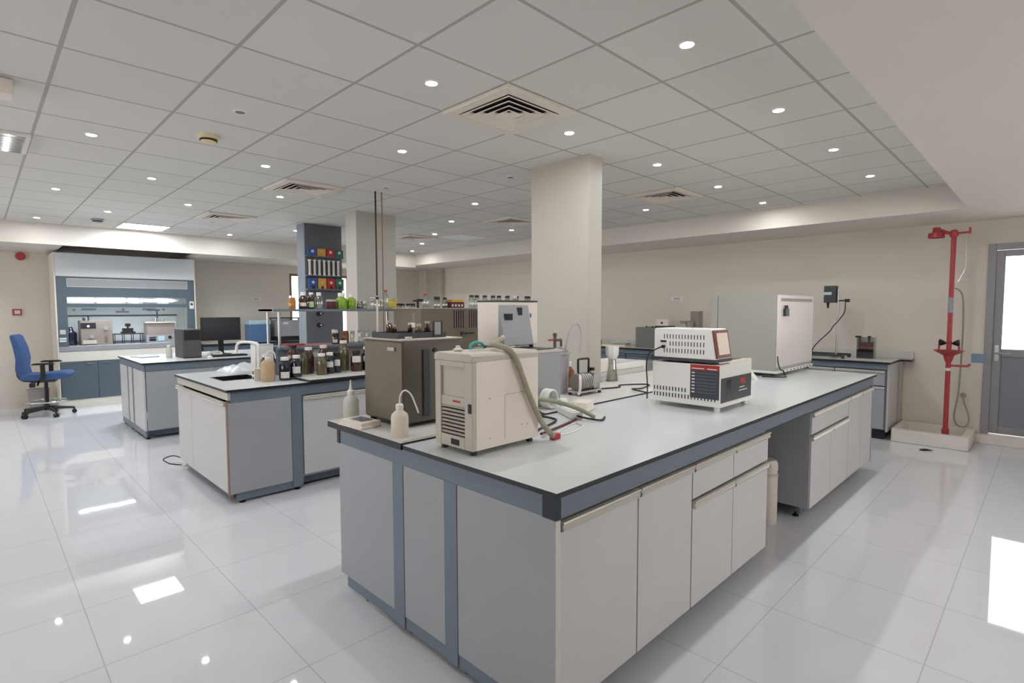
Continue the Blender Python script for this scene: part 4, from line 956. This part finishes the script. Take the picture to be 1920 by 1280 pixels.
# ------------------------------------------------------------------ computer bench things
t = thing('computer_tower', 'dark grey desktop computer tower on the third bench', 'computer', (1.90, 7.97, HT))
B(0,.215,.012,.42,.006,.375).build('case', 'dark', t, .004); lab(B(.004,.211,0,.0115,.012,.369).build('front_fascia', mat('fascia_grey',(84,82,80),.5), t, .003), 'lighter front fascia'); lab(B(.012,.203,-.002,0,.235,.36).build('drive_bay', 'black', t), 'black drive bay'); B(0,.215,.02,.40,0,.006).build('base', 'black', t)
t = thing('monitor', 'black flat monitor standing on the third bench', 'monitor', (2.45, 8.28, HT), math.radians(-4))
b = MB(); b.box(-.255,.255,0,.03,.20,.525); b.build('housing', 'black', t, .006); lab(B(-.245,.245,-.002,0,.215,.515).build('screen', 'screen', t), 'dark screen'); B(-.035,.035,.0305,.06,.04,.34).build('neck', 'black', t, .006)
b = MB(); b.lathe([(.001,0),(.13,0),(.13,.010),(.04,.022),(.035,.05),(.001,.05)],24,c=(0,.04,0)); b.build('base', 'black', t)
t = thing('keyboard', 'black keyboard in front of the monitor', 'keyboard', (2.44, 7.95, HT), math.radians(-4)); B(-.22,.22,-.07,.07,0,.018).build('case', 'black', t, .004); b = MB()
for r_ in range(4):
    for k in range(14): b.box(-.208+k*.03,-.184+k*.03,-.058+r_*.03,-.034+r_*.03,.018,.023)
b.build('keys', 'dark', t)
t = thing('white_cable_pile', 'white bundled cable by the monitor foot', 'cable', (2.30, 8.12, HT)); MB().tube([(-.06,0,.012),(-.05,.05,.03),(.02,.08,.05),(.08,.05,.05),(.10,0,.03),(.05,-.03,.02),(-.02,-.02,.03)], .014).build('bundle', 'cablew', t)
bottle(1.80, 8.25, HT, .035, .17, 'milk', 'cap_w', 'small white plastic bottle beside the computer tower', .03, .6)
t = thing('mouse', 'white computer mouse on the third bench before the computer tower', 'mouse', (2.16, 7.80, HT)); MB().lathe([(.001,0),(.03,0),(.033,.01),(.026,.024),(.001,.032)],16).build('shell', 'white', t)
t = thing('clipboard', 'blue folder lying flat near the end of the third bench', 'folder', (1.60, 8.65, HT), math.radians(12)); B(-.11,.11,-.16,.16,0,.006).build('cover', 'bluep', t); B(-.10,.10,-.15,.15,.006,.009).build('paper', 'paper', t)
# things on the wall bench beside the hood
t = thing('cooler_box', 'blue cooler box with pale lid on the back wall bench', 'cooler box', (4.02, 11.30, HT)); B(-.20,.20,-.15,.15,0,.34).build('body', 'bluep', t, .012); B(-.205,.205,-.155,.155,.34,.43).build('lid', 'lightblue', t, .015)
t = thing('bench_furnace', 'grey double-box instrument with a dark top frame beside the blue cooler', 'instrument', (4.52, 11.28, HT)); B(-.20,.26,-.22,.22,.0,.09).build('plinth', 'black', t); B(-.20,.26,-.22,.22,.09,.42).build('body', 'instrg', t, .006); b = MB(); b.box(-.22,.28,-.24,.24,.45,.475); b.box(-.19,-.17,-.2,-.18,.42,.45); b.box(.23,.25,-.2,-.18,.42,.45); b.box(-.19,-.17,.18,.2,.42,.45); b.box(.23,.25,.18,.2,.42,.45); b.build('top_frame', 'dark', t); lab(B(-.08,.02,-.223,-.22,.34,.38).build('name_plate', 'paper', t), 'white plate')
t = thing('instrument_case', 'navy case leaning below the window on the back wall bench', 'case', (4.93, 11.32, HT)); B(-.09,.09,-.16,.16,0,.36).build('shell', 'navy', t, .01); B(-.02,.02,-.05,.05,.36,.375).build('handle', 'black', t)

# ------------------------------------------------------------------ fume hood
HX0, HX1, HY = .885, 2.835, 10.95
t = thing('fume_hood', 'large white and teal fume hood against the back wall', 'fume hood', (HX0, HY, 0))
W_ = HX1-HX0; D_ = YW-HY-.004
lab(B(0,.02,-.012,D_,0,2.455).build('side_panel', 'hoodc', t, .004), 'cream side panel'); lab(B(W_-.02,W_,-.012,D_,0,2.455).build('side_panel', 'hoodc', t, .004), 'cream side panel')
B(.021,W_-.021,-.012,.02,2.09,2.455).build('top_panel', 'hoodw', t, .003); B(.021,W_-.021,.021,D_,2.435,2.455).build('roof_panel', 'hoodw', t)
h = MB(); h.box(.021,W_-.021,-.01,.02,1.765,2.089); hd = h.build('header', 'teal', t, .002)
b = MB(); x0, x1, z0, z1 = .15, W_-.13, 1.925, 2.06
b.box(x0,x1,-.014,-.0102,z0,z0+.008); b.box(x0,x1,-.014,-.0102,z1-.008,z1); b.box(x0,x0+.008,-.014,-.0102,z0,z1); b.box(x1-.008,x1,-.014,-.0102,z0,z1); lab(b.build('inset_frame', 'lip', hd), 'pale inset frame'); lab(B(x0+.008,x1-.008,-.0115,-.0101,z0+.008,z1-.008).build('inset_panel', 'instrg', hd), 'grey inset panel')
for xa, xb in ((.021,.145),(W_-.145,W_-.021)): B(xa,xb,-.01,.06,.985,1.764).build('front_post', 'teal', t, .002)
s = B(.146,W_-.146,-.004,.02,1.605,1.662).build('sash_rail', 'teal', t); B(.146,W_-.146,.005,.009,1.663,1.764).build('sash_glass', 'pane', s)
lab(B(.16,W_-.16,.09,.12,1.70,1.745).build('light_housing', 'hoodw', t), 'lamp housing'); MB().cyl((.18,.08,1.715),(W_-.35,.08,1.715),.013,n=12).build('lamp_tube', 'tube_led', t)
B(.021,W_-.021,-.012,D_,.905,.985).build('work_surface', 'instrg', t, .006)
lab(B(.021,W_-.021,D_-.02,D_,.986,2.43).build('back_panel', 'hoodw', t), 'white back panel'); b = MB(); b.box(.16,W_-.16,D_-.06,D_-.045,1.02,1.45); lab(b.build('baffle', 'hoodw', t), 'white lower baffle'); b = MB(); b.box(.146,W_-.146,D_-.07,D_-.03,1.455,1.475); lab(b.build('baffle_bar', 'dark', t), 'dark baffle bar')
b = MB()
for xa, zz in ((.40,1.555),(.87,1.51),(1.27,1.555)): b.box(xa,xa+.20,D_-.022,D_-.0201,zz,zz+.035)
b.build('back_slots', 'instrg', t); b = MB()
for xa, zz in ((.30,1.56),(.98,1.57),(1.60,1.57)): b.cyl((xa,D_-.03,zz),(xa,D_-.0201,zz),.02)
b.build('nozzle', 'instrg', t)
B(.022,W_-.022,-.002,.02,.745,.904).build('fascia', 'hoodc', t); B(.022,W_-.022,.03,D_-.03,.135,.744).build('base_carcass', 'teal', t)
nd = 4
for q in range(nd):
    xa = .024+(W_-.048)/nd*q; d = B(xa+.002,xa+(W_-.048)/nd-.002,-.002,.028,.137,.742).build('door', 'teal', t, .002)
    xh = xa+.33 if q % 2 == 0 else xa+.06
    B(xh,xh+.10,-.014,-.002,.695,.708).build('handle', 'steel', d)
B(.022,W_-.022,.01,.03,0,.134).build('plinth', 'hoodc', t)
lab(B(W_-.105,W_-.035,-.013,-.0102,1.58,1.71).build('notice', 'paper', t), 'white notice with a dark disc'); lab(MB().cyl((W_-.07,-.0145,1.66),(W_-.07,-.013,1.66),.022,n=18).build('notice_disc', 'ink', t), 'dark disc')
b = MB(); b.box(.04,.11,-.02,-.01,1.18,1.25); b.build('switch_box', 'lip', t); b = MB(); b.box(.03,.115,-.03,-.01,1.10,1.125); b.box(.03,.115,-.02,-.01,1.06,1.09); b.build('socket_box', 'hoodw', t)
# inside the hood
ZH = .986
t = thing('flash_tester', 'taupe instrument with a dark display inside the fume hood', 'instrument', (1.20, 11.12, ZH)); B(0,.42,0,.3,0,.40).build('body', 'instr', t, .006); lab(B(.0,.20,-.003,0,.27,.365).build('display', 'screen', t), 'dark display'); lab(MB().cyl((.10,-.012,.31),(.10,-.003,.31),.018).build('lamp', 'white', t), 'bright lamp'); b = MB(); b.cyl((.33,-.03,.27),(.33,0,.27),.03); b.cyl((.14,-.02,.14),(.14,0,.14),.03); b.build('knob', 'instrg', t); b = MB(); b.box(.02,.2,-.02,0,.02,.08); b.build('drawer', 'creamd', t); lab(B(.315,.35,-.01,0,.03,.14).build('flask_holder', 'brownrim', t), 'brown holder'); b = MB(); b.cyl((.06,.1,.40),(.06,.1,.45),.02); b.cyl((.12,.12,.40),(.12,.12,.48),.012); b.build('top_fittings', 'dark', t)
t = thing('distillation_unit', 'grey instrument with twin panels and raised lid inside the fume hood', 'instrument', (2.10, 11.14, ZH)); B(0,.46,0,.3,0,.14).build('base', 'instrg', t, .004); B(.02,.44,.02,.3,.14,.34).build('body', 'instr', t, .004); B(0,.45,0,.3,.34,.365).build('lid', 'creamd', t, .004); b = MB(); b.box(.04,.14,-.003,0,.08,.10); b.box(.04,.14,-.003,0,.03,.07); lab(b.build('display', 'screen', t), 'dark displays'); lab(B(.17,.27,-.003,0,.035,.115).build('panel', 'lightblue', t), 'pale panel'); b = MB(); b.cyl((.35,-.02,.09),(.35,0,.09),.025); lab(b.build('knob', 'black', t), 'black knob'); b = MB(); b.cyl((.2,.15,.365),(.2,.15,.56),.012); b.box(.06,.24,.13,.17,.56,.585); lab(b.build('stirrer_arm', 'dark', t), 'dark stirrer arm'); b = MB(); b.cyl((.18,.1,.365),(.18,.1,.43),.04); b.cyl((.27,.1,.365),(.27,.1,.42),.03); lab(b.build('glass_heads', 'clear', t), 'clear glass heads')
t = thing('trestle_stand', 'low dark trestle in the middle of the fume hood', 'stand', (1.64, 11.2, ZH)); b = MB(); b.box(0,.44,-.02,.2,.155,.17); 
for q in (.02,.15,.28,.41): b.cyl((q,0,0),(q,0,.155),.006); b.cyl((q,.17,0),(q,.17,.155),.006)
b.build('frame', 'dark', t)
t = thing('burner_block', 'small dark stepped device on the trestle in the fume hood', 'device', (1.86, 11.28, ZH+.171)); b = MB(); b.box(-.10,.10,-.06,.06,0,.03); b.box(-.08,.07,-.05,.05,.03,.09); b.box(-.035,.035,-.035,.035,.12,.17); b.cyl((0,0,.09),(0,0,.12),.015); b.build('body', 'cap_k', t)
t = thing('dark_vessel', 'dark blue vessel at the near corner inside the fume hood', 'vessel', (1.08, 11.25, ZH)); MB().lathe([(.001,0),(.08,0),(.085,.01),(.085,.20),(.05,.23),(.03,.30),(.001,.30)],18).build('body', 'navy', t)

# ------------------------------------------------------------------ chair, bin, wall fittings by the hood
t = thing('lab_chair', 'blue swivel lab chair with black arms beside the fume hood', 'chair', (.70, 10.50, 0), math.radians(-14))
b = MB()
for k in range(5):
    a = math.radians(-62+72*k); c_, s_ = math.cos(a), math.sin(a)
    b.prism([(-.02,0),(.02,0),(.014,0),(-.014,0)], 'z', 0, 0) if False else None
    p0 = Vector((.03*c_, .03*s_, .115)); p1 = Vector((.31*c_, .31*s_, .085))
    b.cyl(p0, p1, .026, .018, 10)
b.lathe([(.04,.08),(.045,.10),(.04,.14),(.03,.16)],16); b.build('star_base', 'black', t)
for k in range(5):
    a = math.radians(-62+72*k); c_, s_ = math.cos(a), math.sin(a); px, py = .31*c_, .31*s_
    w_ = MB(); tx, ty = -s_, c_
    w_.cyl((px-tx*.028, py-ty*.028, .031),(px-tx*.006, py-ty*.006, .031),.030,n=16); w_.cyl((px+tx*.006, py+ty*.006, .031),(px+tx*.028, py+ty*.028, .031),.030,n=16); w_.cyl((px,py,.031),(px,py,.09),.012)
    w_.build('caster', 'black', t)
MB().cyl((0,0,.12),(0,0,.50),.028,.022).build('gas_lift', 'black', t)
fr_ = MB(); n = 28; fr_.tube([(.235*math.cos(2*PI*k/n), .235*math.sin(2*PI*k/n), .215) for k in range(n+1)], .011, 8, smooth=1)
for k in range(3): fr_.cyl((0,0,.215),(.235*math.cos(k*2.1),.235*math.sin(k*2.1),.215),.007)
fr_.build('foot_ring', 'chrome', t)
b = MB(); b.box(-.16,.12,-.10,.10,.50,.54); b.build('mechanism', 'dark', t, .01); b = MB(); b.cyl((-.06,-.12,.52),(-.06,-.20,.47),.012); b.box(-.16,-.10,-.16,-.10,.44,.50); b.build('lever', 'black', t)
def cushion(verts_fn, nu, nv, name, m):
    pass
s = MB(); prof = [(-.24,.56),(-.25,.585),(-.22,.635),(-.05,.628),(.15,.648),(.27,.645),(.315,.618),(.30,.572),(.20,.552),(-.10,.545)]
s.prism(prof, 'y', -.235, .235); o = s.build('seat', 'blue', t, .035, 4)
bk = MB(); prof = [(-.20,.575),(-.255,.59),(-.295,.70),(-.285,.86),(-.305,1.02),(-.335,1.18),(-.33,1.205),(-.30,1.212),(-.265,1.18),(-.215,1.02),(-.19,.86),(-.205,.74),(-.185,.63)]
bk.prism(prof, 'y', -.21, .21); bk.build('backrest', 'blue', t, .035, 4)
sh = MB(); sh.tube([(-.10,0,.53),(-.24,0,.535),(-.30,0,.60),(-.305,0,.74),(-.30,0,.86)], .022, 8); sh.build('back_bracket', 'black', t)
for sy in (-1, 1):
    y_ = sy*.275
    a_ = MB(); a_.obox((.02,y_,.665),(.055,.022,.22)); a_.obox((.0,y_-sy*.06,.565),(.06,.13,.022)); a_.build('arm_post', 'black', t, .006)
    MB().prism([(-.10,.775),(-.10,.79),(-.06,.80),(.12,.80),(.155,.785),(.15,.772)], 'y', y_-.035, y_+.035).build('armrest', 'black', t, .008)
t = thing('waste_bin', 'small grey waste bin on the floor behind the blue chair', 'bin', (.66, 11.35, 0)); MB().lathe([(.001,0),(.105,0),(.11,.008),(.135,.30),(.145,.302),(.145,.312),(.125,.312),(.10,.02),(.001,.02)],22).build('bucket', 'bin', t)
t = thing('wall_mounted_alarm', 'red round alarm sounder high on the back wall', 'alarm', (.552, YW, 2.42)); RX90 = Matrix.Rotation(PI/2,3,'X'); MB().lathe([(.055,.0),(.055,.02),(.058,.02),(.06,.06),(.045,.075),(.001,.075)],22,R=RX90).build('sounder', 'red', t); lab(MB().lathe([(.062,.0005),(.062,.012)],22,R=RX90).build('base', 'cabler', t), 'dark base')
t = thing('wall_mounted_call_point', 'red-framed white fire call point on the back wall above the chair', 'call point', (.478, YW, 1.53)); B(-.055,.055,-.03,0,-.05,.05).build('housing', 'red', t, .005); lab(B(-.034,.034,-.034,-.03,-.028,.028).build('glass', 'paper', t), 'white press plate')

# ------------------------------------------------------------------ things on the wall bench beside the shower
t = thing('overhead_stirrer', 'overhead stirrer with dark motor on a tall steel rod on the wall bench', 'stirrer', (7.80, 1.96, HT))
b = MB(); b.box(-.16,-.13,-.14,.34,.02,.05); b.box(.13,.16,-.14,.34,.02,.05); b.box(-.13,.13,.0,.03,.02,.05); b.box(-.13,.13,.30,.33,.02,.05)
for p in ((-.145,-.12),(.145,-.12),(-.145,.31),(.145,.31)): b.lathe([(.02,0),(.02,.02)],10,c=(p[0],p[1],0))
b.build('base_frame', 'dark', t); MB().cyl((0,-.01,.035),(0,-.01,.88),.011).build('rod', 'steel', t)
b = MB(); b.box(-.05,.05,.0,.14,.70,.915); b.build('motor', 'dark', t, .006); lab(B(-.052,-.05,.05,.14,.80,.835).build('display', 'lightblue', t), 'pale display'); b = MB(); b.cyl((0,.10,.70),(0,.10,.63),.018,.010); b.build('chuck', 'cap_k', t)
b = MB(); b.cyl((0,.0,.725),(0,-.10,.725),.008); b.box(-.02,.02,-.14,-.09,.705,.745); lab(b.build('clamp', 'black', t), 'black boss clamp')
b = MB(); b.tube([(-.02,-.10,.70),(-.03,-.095,.58),(-.04,-.04,.48),(-.05,.02,.40),(-.05,.06,.33),(-.05,.18,.20),(-.05,.24,.12),(-.05,.26,.055)], .007); lab(b.build('cable', 'dark', t), 'grey cable')
t = thing('platform_rack', 'low metal rack behind the overhead stirrer against the incubator', 'rack', (7.80, 2.40, HT)); b = MB(); b.box(-.15,.15,-.08,.20,.085,.10)
for p in ((-.14,-.07),(.14,-.07),(-.14,.19),(.14,.19)): b.cyl((p[0],p[1],0),(p[0],p[1],.085),.008)
b.build('rack', 'instr', t)
t = thing('sample_tank', 'square jar of red and dark liquid with posts on the wall bench', 'jar', (7.80, 1.62, HT))
B(-.09,.09,-.10,.10,.0,.006).build('mat', 'paper', t); B(-.07,.07,-.085,.085,.008,.115).build('dark_layer', 'liqdark', t); lab(B(-.07,.07,-.085,.06,.116,.215).build('red_layer', 'liqred', t), 'red layer'); b = MB(); b.box(-.075,.075,-.09,-.086,.007,.27); b.box(-.075,.075,.086,.09,.007,.27); b.box(-.075,-.071,-.086,.086,.007,.27); b.box(.071,.075,-.086,.086,.007,.27); b.build('glass_wall', 'clear', t)
b = MB(); b.box(-.012,.012,.06,.084,.116,.285); b.box(-.02,.02,.06,.12,.265,.285); b.box(-.012,.012,-.04,-.015,.216,.28); b.box(-.015,.015,-.045,-.01,.27,.285); lab(b.build('posts', 'liqdark', t), 'dark posts')
t = thing('grey_instrument', 'plain grey box instrument on the wall bench next to the slim column', 'instrument', (7.85, 4.55, HT)); B(-.20,.20,-.36,.27,.0,.33).build('body', mat('mid_grey',(118,118,116),.5), t, .004); b = MB(); b.cyl((-.1,.13,.33),(-.1,.13,.35),.014); b.cyl((-.1,.02,.33),(-.1,.02,.35),.014); lab(b.build('knob', 'black', t), 'black knobs')
t = thing('hot_plate', 'small beige heater with a dark base on the grey box instrument', 'heater', (7.80, 4.38, HT+.331)); B(-.10,.10,-.13,.12,0,.022).build('base', 'cap_k', t); b = MB(); b.box(-.09,.09,-.11,.11,.022,.13); b.build('body', 'cream', t, .012); lab(B(-.092,-.09,-.02,.02,.06,.09).build('dial', 'dark', t), 'dark dial')
t = thing('stand_mixer', 'grey stand mixer with a bowl arm on the wall bench past the small bath', 'mixer', (7.80, 3.87, HT)); b = MB(); b.box(-.10,.12,-.09,.10,.0,.06); b.box(-.04,.10,-.08,.06,.06,.59); b.build('column', 'instr', t, .01); lab(MB().lathe([(.001,0),(.04,0),(.062,.05),(.066,.10),(.060,.10),(.05,.05),(.001,.02)],18,c=(-.08,.04,.33)).build('bowl', 'steel', t), 'steel bowl'); b = MB(); b.box(-.10,-.03,.06,.19,.40,.44); lab(b.build('arm', 'instr', t), 'side arm')
for n, (yy, h, m, lb) in enumerate(((5.95, .17, 'cap_k', 'small clear bottle with a black stopper on the wall bench nearest the slim column'), (5.78, .175, 'cap_k', 'second clear bottle with a black stopper on the wall bench behind the slim column'))):
    bottle(7.95, yy, HT, .04, h, 'clear', m, lb, .03, .4)
t = thing('sample_dishes', 'low cream dishes stacked on the wall bench behind the sink', 'dishes', (7.8, 5.35, HT)); b = MB(); b.box(-.1,.1,-.30,.18,.0,.02); b.build('lower_dish', 'cream', t); b = MB(); b.box(-.08,.08,-.28,.0,.02,.05); b.build('upper_dish', 'creamd', t); lab(B(-.082,-.08,-.25,-.02,.03,.04).build('stripe', 'brownrim', t), 'brown stripe')
t = thing('beaker', 'greenish beaker with a rod on the wall bench near the black-stoppered bottles', 'beaker', (7.75, 5.62, HT)); MB().lathe([(.001,0),(.05,0),(.05,.09),(.047,.09),(.046,.006),(.001,.006)],18).build('wall', 'tint', t); MB().cyl((-.01,0,.008),(.03,.0,.16),.005).build('rod', 'hoseg', t)
t = thing('wall_socket', 'white double socket plate on the shower wall above the wall bench', 'socket', (XW, 4.40, 1.72)); B(-.012,0,-.10,.10,-.035,.035).build('plate', 'white', t, .004); lab(B(-.016,-.012,-.06,.05,-.018,.020).build('socket_face', 'creamd', t), 'socket face')
t = thing('wall_socket', 'white socket plate on the back wall beside the fume hood', 'socket', (4.15, YW, 1.78)); B(-.09,.09,-.012,0,-.035,.035).build('plate', 'white', t, .004); lab(B(-.05,.05,-.016,-.012,-.018,.018).build('socket_face', 'creamd', t), 'socket face')
t = thing('red_pull_cord', 'red strap hanging at the wall bench edge behind the small bath', 'strap', (7.43, 3.93, .62)); B(-.004,.004,-.02,.02,0,.30).build('strap', 'cabler', t)

# ------------------------------------------------------------------ emergency shower
t = thing('shower_tray', 'white ceramic tray under the red emergency shower', 'shower tray', (7.53, .59, 0)); W_, D_ = .67, .70
b = MB(); b.box(0,.07,0,D_,0,.15); b.box(W_-.05,W_,0,D_,0,.15); b.box(.07,W_-.05,0,.07,0,.15); b.box(.07,W_-.05,D_-.07,D_,0,.15); b.box(.07,W_-.05,.07,D_-.07,0,.05); b.build('basin', 'stone', t, .010)
lab(MB().lathe([(.04,.05),(.04,.054),(.001,.054)],16,c=(.3,.35,0)).build('drain', 'steel', t), 'steel drain')
SXp, SYp = 7.72, .815
t = thing('emergency_shower', 'red emergency shower post with eyewash bowl and triangle pull', 'safety shower', (SXp, SYp, .0505))
b = MB(); b.lathe([(.07,0),(.07,.012),(.035,.02),(.035,.14),(.026,.15)],20); b.build('base_flange', 'red', t)
MB().cyl((0,0,.15),(0,0,2.31),.024,n=18).build('post', 'red', t)
b = MB(); b.lathe([(.035,0),(.04,.02),(.035,.06),(.02,.075)],16,c=(0,0,2.29)); b.tube([(0,0,2.325),(0,.06,2.34),(0,.12,2.37),(0,.15,2.375)], .02, 10); b.build('shower_arm', 'red', t)
b = MB(); b.lathe([(.001,.12),(.035,.115),(.04,.06),(.075,.055),(.078,.0),(.07,.0),(.06,.03),(.001,.035)],20,c=(0,.155,2.29)); b.build('shower_head', 'red', t)
b = MB(); b.tube([(0,0,2.325),(0,-.08,2.325),(0,-.135,2.33)], .012, 10); b.obox((0,-.135,2.345),(.02,.022,.07)); b.build('valve_arm', 'red', t)
b = MB(); b.cyl((0,-.115,2.31),(0,-.108,1.93),.005); b.tube([(0,-.108,1.93),(0,-.05,1.79),(0,-.165,1.79),(0,-.108,1.93)], .0055, 8, smooth=0); lab(b.build('pull_rod', 'steel', t), 'steel triangle pull rod')
b = MB(); b.lathe([(.03,.90),(.04,.93),(.05,.97),(.13,1.02),(.14,1.03),(.13,1.03),(.03,.98)],24); b.build('eyewash_bowl', 'red', t)
for sy in (-1, 1):
    b = MB(); b.cyl((0,sy*.09,1.03),(0,sy*.085,1.10),.010); e_ = b.build('eyewash_nozzle', 'red', t); Rn = Matrix.Rotation(sy*.6, 3, 'X')
    lab(MB().lathe([(.012,0),(.035,.03),(.042,.055),(.03,.06),(.001,.062)],16,c=(0,sy*.085,1.085),R=Rn).build('spray_cup', 'cap_k', e_), 'black spray cup')
b = MB(); b.tube([(0,0,.86),(-.01,-.09,.86),(-.01,-.17,.865),(-.01,-.185,.89)], .012, 10); b.build('push_arm', 'red', t); M['plate'] = mat('push_plate_blue_grey', (112,130,152), .45)
lab(MB().obox((-.015,-.255,.955),(.012,.12,.10)).build('push_plate', 'plate', t), 'blue-grey push plate')
lab(MB().lathe([(.026,1.45),(.026,1.62)],18).build('instruction_sleeve', 'instrg', t), 'grey sleeve on the post')
lab(MB().lathe([(.027,.80),(.027,.83)],18).build('band', 'paper', t), 'white band')
b = MB(); b.tube([(.02,-.02,1.72),(.10,-.06,1.70),(.20,-.085,1.6),(.26,-.09,1.3),(.28,-.085,.9),(.30,-.07,.5),(.32,-.04,.25),(.34,-.07,.14),(.36,-.14,.13),(.38,-.17,.22),(.40,-.12,.40),(.43,-.10,.47)], .009, 10); lab(b.build('flexible_hose', 'hose', t), 'grey flexible hose')
b = MB(); b.lathe([(.03,0),(.03,.012),(.018,.02),(.018,.05)],14,c=(XW-SXp-.002,-.10,.475),R=Matrix.Rotation(-PI/2,3,'Y')); lab(b.build('wall_inlet', 'hose', t), 'wall inlet')
o = MB(); o.prism([(-.06,0),(-.05,.012),(0,.016),(.05,.008),(.07,0)], 'y', -.02, .02); o = o.build('rubber_scrap', 'debris'); o.location = (7.30,.93,0.0005); o.rotation_euler = (0,0,-.7); tag(o, 'small dark scrap on the floor before the shower tray', 'scrap')

# ------------------------------------------------------------------ daylight and colour management
wd = bpy.data.worlds.new('daylight'); scn.world = wd; wd.use_nodes = True
bg = wd.node_tree.nodes['Background']; bg.inputs['Color'].default_value = (1.0, .985, .97, 1); bg.inputs['Strength'].default_value = 6.0
scn.view_settings.view_transform = 'Standard'; scn.view_settings.look = 'None'; scn.view_settings.gamma = 1.0
scn.view_settings.exposure = 0.0; scn.view_settings.use_curve_mapping = False
scn.cycles.use_denoising = True; scn.cycles.max_bounces = 10; scn.cycles.diffuse_bounces = 5; scn.cycles.transparent_max_bounces = 24
scn.cycles.sample_clamp_indirect = 6.0; scn.cycles.caustics_reflective = False; scn.cycles.caustics_refractive = False
